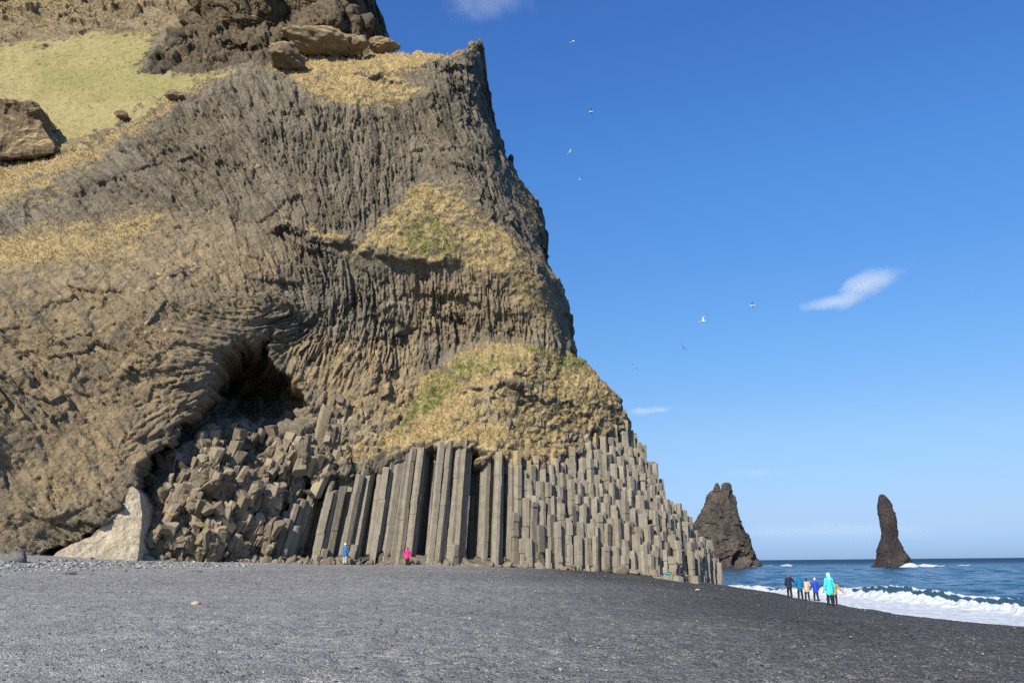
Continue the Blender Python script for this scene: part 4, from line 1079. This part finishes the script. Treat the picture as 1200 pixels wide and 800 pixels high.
def fuse(name, bm, mat, parent, voxel=0.016, noise=0.0, seed=0):
    """one continuous skin over overlapping limbs"""
    bmesh.ops.recalc_face_normals(bm, faces=bm.faces)
    me = bpy.data.meshes.new(name + '_raw'); bm.to_mesh(me); bm.free()
    o = bpy.data.objects.new(name + '_raw', me); COL.objects.link(o)
    m = o.modifiers.new('r', 'REMESH'); m.mode = 'VOXEL'; m.voxel_size = voxel
    s = o.modifiers.new('s', 'SMOOTH'); s.iterations = 3; s.factor = 0.5
    bpy.context.view_layer.update()
    ev = o.evaluated_get(bpy.context.evaluated_depsgraph_get())
    new = bpy.data.meshes.new_from_object(ev)
    bpy.data.objects.remove(o); bpy.data.meshes.remove(me)
    new.name = name
    if noise:
        V = np.empty(len(new.vertices) * 3, np.float32); new.vertices.foreach_get('co', V); V = V.reshape(-1, 3)
        N = np.empty(len(new.vertices) * 3, np.float32); new.vertex_normals.foreach_get('vector', N); N = N.reshape(-1, 3)
        V = V + N * (noise * fbm(V[:, 0], V[:, 1], V[:, 2] * 1.6, 0.11, 3, seed))[:, None]
        new.vertices.foreach_set('co', V.ravel())
    new.polygons.foreach_set('use_smooth', np.ones(len(new.polygons), bool)); new.update()
    return link(name, new, mat, parent)

M_SKIN = mat_plain('skin', (0.45, 0.27, 0.19), 0.6, 0.1, 20)
def cloth(name, c): return mat_plain('cloth_' + name, c, 0.75, 0.22, 9)
M_DARK = cloth('dark_trousers', (0.012, 0.013, 0.018)); M_BOOT = cloth('boots', (0.02, 0.018, 0.016)); M_HAIR = cloth('hair', (0.035, 0.022, 0.014))

def hand(bm, wrist, elbow, s):
    d = (wrist - elbow).normalized(); side = Vector((0, 1, 0)) - d * d.y
    side = side.normalized() if side.length > 0.1 else Vector((1, 0, 0)); nrm = d.cross(side)
    palm = wrist + d * 0.05 * s
    ring_tube(bm, [wrist - d * 0.02 * s, palm, wrist + d * 0.095 * s], [0.027 * s, (0.022 * s, 0.04 * s), (0.02 * s, 0.04 * s)], 8)
    for i, L_ in enumerate((0.068, 0.078, 0.072, 0.055)):
        b = wrist + d * 0.09 * s + side * (0.033 - 0.022 * i) * s
        k = b + d * L_ * 0.5 * s + nrm * 0.008 * s; t = b + d * L_ * 0.85 * s + nrm * 0.03 * s
        ring_tube(bm, [b, k, t], [0.0105 * s, 0.010 * s, 0.009 * s], 6)
    b = wrist + d * 0.03 * s + side * 0.03 * s
    ring_tube(bm, [b, b + d * 0.03 * s + side * 0.03 * s, b + d * 0.062 * s + side * 0.035 * s + nrm * .012 * s], [0.014 * s, 0.012 * s, 0.010 * s], 6)

def person(loc, H, rz, label, jacket, trousers=M_DARK, head='hair', headmat=None, pose='stand', group=None, seed=0, stride=0.0, arms=(0.1, 0.1), skirt=0.0, bare=False):
    s = H / 1.72
    root = empty('person', loc, rz); tag(root, label, 'person', group)
    v = lambda x, y, z: Vector((x * s, y * s, z * s))
    if pose == 'sit':
        hipz = 0.50
        hip = [v(-0.09, 0, hipz), v(0.09, 0, hipz)]; knee = [v(-0.13, 0.42, hipz + 0.02), v(0.15, 0.40, hipz + 0.06)]; ank = [v(-0.15, 0.46, 0.10), v(0.17, 0.56, 0.11)]
        lean = 0.10; z0 = hipz - 0.86
    else:
        st = stride
        hip = [v(-0.09, 0, 0.90), v(0.09, 0, 0.90)]; knee = [v(-0.105, 0.5 * st + 0.02, 0.49), v(0.105, -0.4 * st + 0.02, 0.49)]; ank = [v(-0.12, st, 0.085), v(0.12, -st, 0.085 + 0.25 * abs(st))]
        lean = 0.01; z0 = 0
    up = lambda x, y, z: v(x, y + lean * (z - 0.9) * 1.6, z + z0)
    sh = [up(-0.185, -0.01, 1.40), up(0.185, -0.01, 1.40)]
    elb, wri = [], []
    for i, sg in enumerate((-1, 1)):
        a = arms[i]
        if pose == 'sit': e, w = up(sg * 0.26, 0.10, 1.13), up(sg * 0.10, 0.30, 1.10)
        elif a >= 1: e, w = up(sg * 0.25, 0.06, 1.12), up(sg * 0.08, 0.24, 1.22)
        else: e, w = up(sg * (0.235 + a * 0.6), -0.02, 1.12), up(sg * (0.245 + a * 1.3), 0.06, 0.88)
        elb.append(e); wri.append(w)
    # body: head, neck, trunk, limbs, hands in one skin
    bm = bmesh.new()
    hc = up(0, 0.015, 1.60)
    ball(bm, hc, (0.076 * s, 0.094 * s, 0.112 * s)); ball(bm, hc + v(0, 0.03, -0.05), (0.058 * s, 0.062 * s, 0.065 * s))
    ring_tube(bm, [hc + v(0, 0.088, 0.015), hc + v(0, 0.108, -0.015)], [0.011 * s, 0.015 * s], 6)
    for sg in (-1, 1): ball(bm, hc + v(sg * 0.077, -0.005, -0.005), (0.012 * s, 0.022 * s, 0.032 * s))
    ring_tube(bm, [hc + v(0, 0.085, -0.055), hc + v(0, 0.09, -0.058)], [(0.02 * s, 0.008 * s)] * 2, 6)
    ring_tube(bm, [up(0, -0.01, 1.40), up(0, 0.0, 1.55)], [0.058 * s, 0.052 * s])
    ring_tube(bm, [up(0, 0, 0.90), up(0, 0, 1.08), up(0, 0, 1.28), up(0, -0.01, 1.40)], [(0.155 * s, 0.11 * s), (0.13 * s, 0.095 * s), (0.16 * s, 0.105 * s), (0.13 * s, 0.08 * s)])
    for i in range(2):
        ring_tube(bm, [sh[i], elb[i], wri[i]], [0.05 * s, 0.04 * s, 0.028 * s]); hand(bm, wri[i], elb[i], s)
        ring_tube(bm, [hip[i], knee[i], ank[i]], [0.085 * s, 0.055 * s, 0.04 * s])
        ring_tube(bm, [ank[i] + v(0, -0.04, -0.04), ank[i] + v(0, 0.15, -0.05)], [0.036 * s, 0.03 * s])
    fuse('body', bm, M_SKIN, root, 0.0135)
    # trousers
    bm = bmesh.new()
    ring_tube(bm, [up(0, 0, 0.86) if pose != 'sit' else v(0, 0, 0.52), up(0, 0, 1.0)], [(0.17 * s, 0.125 * s), (0.165 * s, 0.12 * s)])
    for i in range(2):
        ring_tube(bm, [hip[i], (hip[i] + knee[i]) / 2, knee[i], (knee[i] * .5 + ank[i] * .5), ank[i] + (knee[i] - ank[i]) * 0.12], [0.103 * s, 0.093 * s, 0.077 * s, 0.074 * s, 0.07 * s])
    fuse('trousers', bm, trousers, root, 0.017, 0.022, seed)
    for i in range(2):
        bm = bmesh.new()
        ring_tube(bm, [ank[i] + v(0, -0.045, -0.035), ank[i] + v(0, 0.07, -0.04), ank[i] + v(0, 0.165, -0.05)], [0.048 * s, 0.045 * s, 0.036 * s])
        ring_tube(bm, [ank[i] + v(0, -0.02, -0.03), ank[i] + v(0, -0.02, 0.1)], [0.055 * s, 0.058 * s])
        fuse('boot', bm, M_BOOT, root, 0.017)
    # jacket
    bm = bmesh.new()
    lowz = 0.80 - skirt if pose != 'sit' else 0.88
    ring_tube(bm, [up(0, 0, lowz), up(0, 0, 1.0), up(0, 0, 1.2), up(0, -0.01, 1.36), up(0, -0.01, 1.43)], [(0.205 * s, 0.158 * s), (0.195 * s, 0.15 * s), (0.2 * s, 0.15 * s), (0.188 * s, 0.13 * s), (0.10 * s, 0.085 * s)], 16)
    ring_tube(bm, [up(0, -0.01, 1.40), up(0, 0.0, 1.50)], [0.085 * s, 0.075 * s])
    for i in range(2):
        ring_tube(bm, [sh[i], elb[i], wri[i] + (elb[i] - wri[i]) * 0.08], [0.082 * s, 0.066 * s, 0.05 * s])
    fuse('jacket', bm, jacket, root, 0.017, 0.028, seed + 4)
    hm = headmat or jacket
    bm = bmesh.new()
    if head == 'hood':
        ball(bm, hc + v(0, -0.03, 0.012), (0.112 * s, 0.115 * s, 0.14 * s)); ring_tube(bm, [up(0, -0.05, 1.42), hc + v(0, -0.045, -0.02)], [0.10 * s, 0.10 * s])
        fuse('hood', bm, hm, root, 0.017, 0.012, seed)
    elif head == 'hat':
        ball(bm, hc + v(0, -0.012, 0.055), (0.092 * s, 0.102 * s, 0.085 * s)); ball(bm, hc + v(0, -0.03, 0.15), (0.03 * s, 0.03 * s, 0.03 * s))
        fuse('hat', bm, hm, root, 0.015)
    else:
        ball(bm, hc + v(0, -0.022, 0.03), (0.089 * s, 0.098 * s, 0.105 * s))
        ring_tube(bm, [hc + v(0, -0.07, 0.02), hc + v(0, -0.08, -0.1)], [(0.075 * s, 0.04 * s), (0.06 * s, 0.03 * s)])
        fuse('hair', bm, hm, root, 0.015, 0.012, seed)
    return root

G = 'people standing at the water edge'
def at(px, py): return ground_hit(px, py)
def hpx(p, n): return n * p[1] / 1000 * 1.0
PEOPLE = [
    (926, 700.5, 27, 0.15, 'person in a dark navy jacket with hood down, first by the surf', cloth('navy', (0.012, 0.022, 0.05)), 'hair', cloth('hair_fair', (0.16, 0.12, 0.08)), 0.02, (0.03, 0.3)),
    (938.5, 702.3, 29.5, 0.0, 'person in a teal blue hooded jacket at the water edge', cloth('teal', (0.008, 0.14, 0.30)), 'hood', None, 0.05, (0.12, 0.03)),
    (946.5, 703, 23.5, -0.2, 'short person in a cream jacket with a dark head', cloth('cream', (0.50, 0.41, 0.27)), 'hair', M_HAIR, 0.09, (0.1, 0.1)),
    (957, 704.5, 26.5, 0.1, 'person in a royal blue jacket with a white hat', cloth('royal_blue', (0.016, 0.05, 0.38)), 'hat', cloth('white_hat', (0.55, 0.58, 0.72)), 0.07, (0.14, 0.04)),
    (974, 711, 38, 0.35, 'person in a bright turquoise hooded jacket and black trousers', cloth('turquoise', (0.06, 0.68, 0.66)), 'hood', cloth('pale_turquoise', (0.3, 0.8, 0.82)), 0.03, (0.04, 0.05)),
    (979, 708, 26, -0.5, 'person in an ochre jacket half hidden behind the turquoise one', cloth('ochre', (0.36, 0.25, 0.11)), 'hair', M_HAIR, 0.16, (0.06, 0.3)),
]
for i, (px, py, hh, rz, lab, jm, hd, hmat, strd, arms) in enumerate(PEOPLE):
    p = at(px, py); H = min(max(hh * p[1] / 1000 * 1.03, 1.35), 1.85)
    print('person', px, p.round(2), round(H, 2))
    person((p[0], p[1], float(ground(p[0], p[1])) - 0.03), H, rz, lab, jm, M_DARK, hd, hmat, 'stand', G, i * 7, strd, arms, skirt=0.06 if i == 4 else 0)

def foot_person(px, Y, H, rz, lab, jm, tr, hd, hm, seed, **k):
    p = W(px, 659, Y); z = float(ground(p[0], Y))
    print('foot', px, p.round(2), z, project(np.array([p[0]]), np.array([Y]), np.array([z])))
    return person((p[0], Y, z - 0.02), H, rz, lab, jm, tr, hd, hm, seed=seed, **k)
foot_person(404, 71.5, 1.74, -0.5, 'person in a blue jacket and pale trousers by the columns near the cave', cloth('bright_blue', (0.01, 0.15, 0.36)), cloth('pale_trousers', (0.42, 0.40, 0.36)), 'hat', cloth('white_cap', (0.75, 0.75, 0.72)), 61, arms=(1, 1), stride=0.03)
foot_person(477.5, 73.5, 1.45, 0.4, 'person in a hot pink jacket at the foot of the tall columns', cloth('hot_pink', (0.85, 0.02, 0.25)), M_DARK, 'hair', M_HAIR, 71, arms=(0.1, 0.1), skirt=0.05)

def seated():
    p = SEAT; x, y = p[0], p[1]; z = float(ground(x, y))
    person((x, y, z + 0.02), 1.72, -1.9, 'person in dark clothes sitting on a low column at the beach edge', cloth('black_jacket', (0.035, 0.032, 0.05)), cloth('grey_jeans', (0.03, 0.04, 0.07)), 'hair', M_HAIR, 'sit', seed=81)
    # the low column they sit on belongs to the cliff
    bm = bmesh.new()
    for (dx, dy, r, h) in ((-0.12, 0.25, 0.5, 0.43), (-0.95, 0.35, 0.5, 0.50), (-1.7, 0.6, 0.5, 0.36), (0.6, 1.0, 0.5, 0.5), (1.4, 0.9, .5, .4)):
        m = Matrix.Translation((x + dx, y + dy - 80, z + h / 2 - 0.2)) @ Matrix.Rotation(0.3 * dx, 4, 'Z')
        bmesh.ops.create_cone(bm, cap_ends=True, segments=6, radius1=r, radius2=r * 0.97, depth=h + 0.4, matrix=m)
    bmesh.ops.bevel(bm, geom=bm.edges[:], offset=0.03, segments=1)
    me = bpy.data.meshes.new('basalt_step'); bm.to_mesh(me); bm.free()
    color_attr(me, 'masks', np.tile([0.8, 0.1, 0, 1], (len(me.vertices), 1)))
    link('basalt_step', me, M_COLUMN, CLIFF)
    # backpack lying beside
    bm = bmesh.new()
    ball(bm, Vector((0, 0, 0.16)), (0.34, 0.19, 0.16)); ball(bm, Vector((0.1, -0.12, 0.13)), (0.17, 0.1, 0.1)); ring_tube(bm, [(-0.3, 0, 0.2), (-0.42, 0, 0.16)], [0.09, 0.05])
    b = empty('backpack', (x - 0.95, y + 0.2, z + 0.50), 0.2)
    fuse('bag', bm, cloth('bag_teal', (0.10, 0.26, 0.28)), b, 0.018, 0.02, 3)
    bm = bmesh.new(); ring_tube(bm, [(-0.2, -0.15, 0.25), (0, -0.24, 0.28), (0.2, -0.15, 0.25)], [0.02] * 3, 6); fuse('strap', bm, M_DARK, b, 0.012)
    tag(b, 'teal backpack lying on a low column beside the seated person', 'backpack')
seated()

# ------------------------------------------------------------------ BIRDS
def mat_bird():
    n = NT('gull_feathers', 0.7, 0.2); return n.fin(n.attr('tint').outputs['Color'])
M_BIRD = mat_bird()
def bird(px, py, Y, span, heading, bank, flap, label, dark=0.0):
    Y *= 0.62
    bm = bmesh.new()
    ring_tube(bm, [(0, -0.26, 0), (0, -0.12, 0.005), (0, 0.05, 0), (0, 0.17, 0.02), (0, 0.24, 0.03)], [(0.035, 0.012), 0.05, 0.062, 0.045, 0.035], 8)
    ring_tube(bm, [(0, 0.27, 0.03), (0, 0.33, 0.022)], [0.014, 0.006], 6)
    for sg in (-1, 1):                           # wing: inner arm raised, outer hand swept back
        st = [(0.03, 0.06, 0.02, 0.15), (0.2, 0.10, 0.02 + flap * 0.14, 0.145), (0.36, 0.07, 0.02 + flap * 0.2, 0.115), (0.52, -0.02, 0.02 + flap * 0.2, 0.07), (0.62, -0.12, 0.02 + flap * 0.17, 0.015)]
        top, bot = [], []
        for x, y, z, c in st:
            top.append([bm.verts.new((sg * x, y + c * 0.35, z)), bm.verts.new((sg * x, y, z + 0.014)), bm.verts.new((sg * x, y - c * 0.65, z))]); bot.append(bm.verts.new((sg * x, y, z - 0.010)))
        for i in range(4):
            a, b = top[i], top[i + 1]
            for k in (0, 1):
                bm.faces.new((a[k], a[k + 1], b[k + 1], b[k]))
            bm.faces.new((a[0], b[0], bot[i + 1], bot[i])); bm.faces.new((a[2], bot[i], bot[i + 1], b[2]))
        bm.faces.new((top[4][0], top[4][1], top[4][2], bot[4]))
    bmesh.ops.recalc_face_normals(bm, faces=bm.faces)
    me = bpy.data.meshes.new('seabird'); bm.to_mesh(me); bm.free()
    V = np.array([v.co[:] for v in me.vertices]); g = np.where(np.abs(V[:, 0]) > 0.45, 0.10, 0.8) * (1 - dark)
    wingt = (np.abs(V[:, 0]) > 0.1) & (V[:, 2] > 0.02); g = np.where(wingt, g * 0.75, g)
    color_attr(me, 'tint', np.stack([g, g, g, 1 + 0 * g], -1))
    o = link('seabird', me, M_BIRD); o.location = W(px, py, Y); o.scale = (span / 1.25,) * 3
    o.rotation_euler = (0, bank, heading)
    return tag(o, label, 'bird', 'seabirds flying beside the cliff')
bird(671, 49, 120, 1.2, 0.9, -0.5, 0.5, 'highest white seabird in flight, near the cliff top')
bird(693, 131, 150, 1.2, 1.4, 0.3, 0.4, 'small white seabird flying second from the top, level with the cliff brow')
bird(668, 178, 130, 1.2, 0.4, -1.0, 0.3, 'white seabird banking steeply beside the upper cliff edge')
bird(679.5, 211.5, 130, 1.1, 0.2, 1.2, 0.3, 'white seabird just below the steeply banking one')
bird(824, 376.5, 95, 1.15, 0.5, -0.75, 0.9, 'largest seabird with raised dark tipped wings over the sea side', 0.05)
bird(882, 358, 130, 1.15, 1.3, 0.3, 0.4, 'seabird gliding farthest right of all the birds')
bird(801, 407, 150, 1.05, 0.1, 1.0, 0.4, 'dark tiny seabird below the largest one', 0.75)
bird(744, 430, 140, 1.1, 0.2, 0.8, 0.3, 'lowest white seabird, right of the grassy shoulder')

# ------------------------------------------------------------------ CLOUDS
def cloud(px, py, Y, w, h, rot, dens, label, sc=5.0, thick=0.5, bend=0.0):
    n = bpy.data.materials.new('cloud_vapour'); n.use_nodes = True; t = n.node_tree; t.nodes.clear()
    out = t.nodes.new('ShaderNodeOutputMaterial'); vol = t.nodes.new('ShaderNodeVolumePrincipled')
    t.links.new(vol.outputs[0], out.inputs['Volume'])
    vol.inputs['Color'].default_value = (0.99, 0.99, 0.99, 1); vol.inputs['Anisotropy'].default_value = -0.25
    tc = t.nodes.new('ShaderNodeTexCoord').outputs['Object']
    ns = t.nodes.new('ShaderNodeTexNoise'); ns.inputs['Scale'].default_value = sc * 0.5; ns.inputs['Detail'].default_value = 5; ns.inputs['Roughness'].default_value = 0.6; ns.inputs['Distortion'].default_value = 0.4
    mp = t.nodes.new('ShaderNodeMapping'); mp.inputs['Scale'].default_value = (1, 0.6, 0.75 * h / w + 0.3); mp.inputs['Location'].default_value = (px * 0.37, py * 0.11, 0)
    t.links.new(tc, mp.inputs[0]); t.links.new(mp.outputs[0], ns.inputs['Vector'])
    ln = t.nodes.new('ShaderNodeVectorMath'); ln.operation = 'LENGTH'; t.links.new(tc, ln.inputs[0])
    def mt(op, a, b, clamp=False):
        q = t.nodes.new('ShaderNodeMath'); q.operation = op; q.use_clamp = clamp
        for k, v in enumerate((a, b)):
            if isinstance(v, (int, float)): q.inputs[k].default_value = v
            else: t.links.new(v, q.inputs[k])
        return q.outputs[0]
    fall = mt('SUBTRACT', 1.0, ln.outputs['Value'], True)
    d = mt('ADD', mt('MULTIPLY', fall, 0.85), mt('MULTIPLY', mt('SUBTRACT', ns.outputs['Fac'], 0.5), 1.7))
    d = mt('MULTIPLY', mt('SUBTRACT', d, 0.22, True), dens)
    t.links.new(d, vol.inputs['Density'])
    bm = bmesh.new(); bmesh.ops.create_icosphere(bm, subdivisions=4, radius=1.0)
    me = bpy.data.meshes.new('cloud'); bm.to_mesh(me); bm.free()
    o = link('cloud', me, n); k = Y / 1000
    o.location = W(px, py, Y); o.scale = (w / 2 * k, w / 2 * k * thick, h / 2 * k); o.rotation_euler = (0, rot, 0)
    return tag(o, label, 'cloud', 'small clouds over the sea')
cloud(1018, 334, 3000, 134, 42, R_(-26), 0.013, 'thickest end of the small wispy cloud right of the birds', 2.6)
cloud(975, 355, 3000, 108, 24, R_(-9), 0.014, 'tapering tail of the small wispy cloud right of the birds', 2.6)
cloud(570, 6, 3000, 170, 60, R_(8), 0.006, 'faint cloud wisp above the cliff top', 3.5)
cloud(765, 481, 3000, 75, 14, R_(-4), 0.02, 'thin white cloud streak beside the grassy shoulder', 3.0)
cloud(885, 553, 4000, 90, 14, 0, 0.0025, 'faint grey cloud streak above the broad sea stack', 3.0)
cloud(960, 622, 9000, 420, 26, 0, 0.0005, 'long pale cloud bank low over the horizon', 4.0, 0.25)

# ------------------------------------------------------------------ LIGHT, SKY, CAMERA
to_sun = Vector((-0.38, -0.76, 0.53)).normalized()
el = math.asin(to_sun.z); azm = math.atan2(to_sun.x, to_sun.y)
sun = bpy.data.lights.new('sun', 'SUN'); sun.energy = 5.0; sun.angle = R_(0.53); sun.color = (1.0, 0.915, 0.77)
so_ = bpy.data.objects.new('sun', sun); COL.objects.link(so_); so_.rotation_euler = to_sun.to_track_quat('Z', 'Y').to_euler(); so_.location = (-60, -80, 120)
w = bpy.data.worlds.new('World'); SC.world = w; w.use_nodes = True
t = w.node_tree; t.nodes.clear()
o_ = t.nodes.new('ShaderNodeOutputWorld'); bg = t.nodes.new('ShaderNodeBackground'); sk = t.nodes.new('ShaderNodeTexSky')
sk.sky_type = 'NISHITA'; sk.sun_disc = False; sk.sun_elevation = el; sk.sun_rotation = azm; sk.altitude = 0; sk.air_density = 1.0; sk.dust_density = 0.4; sk.ozone_density = 3.0
bg.inputs[1].default_value = 0.147
# clear northern air: the plain sky model is too yellow at the horizon and too grey overhead
tcn = t.nodes.new('ShaderNodeTexCoord'); sx = t.nodes.new('ShaderNodeSeparateXYZ'); t.links.new(tcn.outputs['Generated'], sx.inputs[0])
rp = t.nodes.new('ShaderNodeValToRGB'); t.links.new(sx.outputs[2], rp.inputs[0])
tints = [((1107, 640), (.343, .525, 1.05)), ((1015, 600), (.454, .544, .85)), ((1007, 505), (.593, .70, .85)), ((905, 405), (.535, .777, .99)), ((700, 200), (.47, .87, 1.27)), ((700, 20), (.45, .82, 1.34))]
while len(rp.color_ramp.elements) < len(tints): rp.color_ramp.elements.new(0.5)
for e_, ((a_, b_), c_) in zip(rp.color_ramp.elements, tints):
    d_ = W(a_, b_, 1.0); d_ = d_ / np.linalg.norm(d_); e_.position = float(d_[2]); e_.color = tuple(v / 1.34 for v in c_) + (1,)
mul = t.nodes.new('ShaderNodeMix'); mul.data_type = 'RGBA'; mul.blend_type = 'MULTIPLY'; mul.inputs[0].default_value = 1.0
t.links.new(sk.outputs[0], mul.inputs[6]); t.links.new(rp.outputs[0], mul.inputs[7]); t.links.new(mul.outputs[2], bg.inputs[0]); t.links.new(bg.outputs[0], o_.inputs[0])

cam = bpy.data.cameras.new('camera'); cam.sensor_width = 36; cam.lens = 36 * F / 1200; cam.clip_start = 0.1; cam.clip_end = 60000
co = bpy.data.objects.new('camera', cam); COL.objects.link(co)
Mx = Matrix.Identity(4)
for i in range(3): Mx[i][0], Mx[i][1], Mx[i][2] = RIGHT[i], UP[i], -FWD[i]
co.matrix_world = Mx
SC.camera = co
SC.view_settings.view_transform = 'Standard'; SC.view_settings.look = 'None'; SC.view_settings.gamma = 1; SC.view_settings.exposure = 0.35
SC.cycles.use_denoising = False
SC.cycles.max_bounces = 6; SC.cycles.volume_bounces = 2
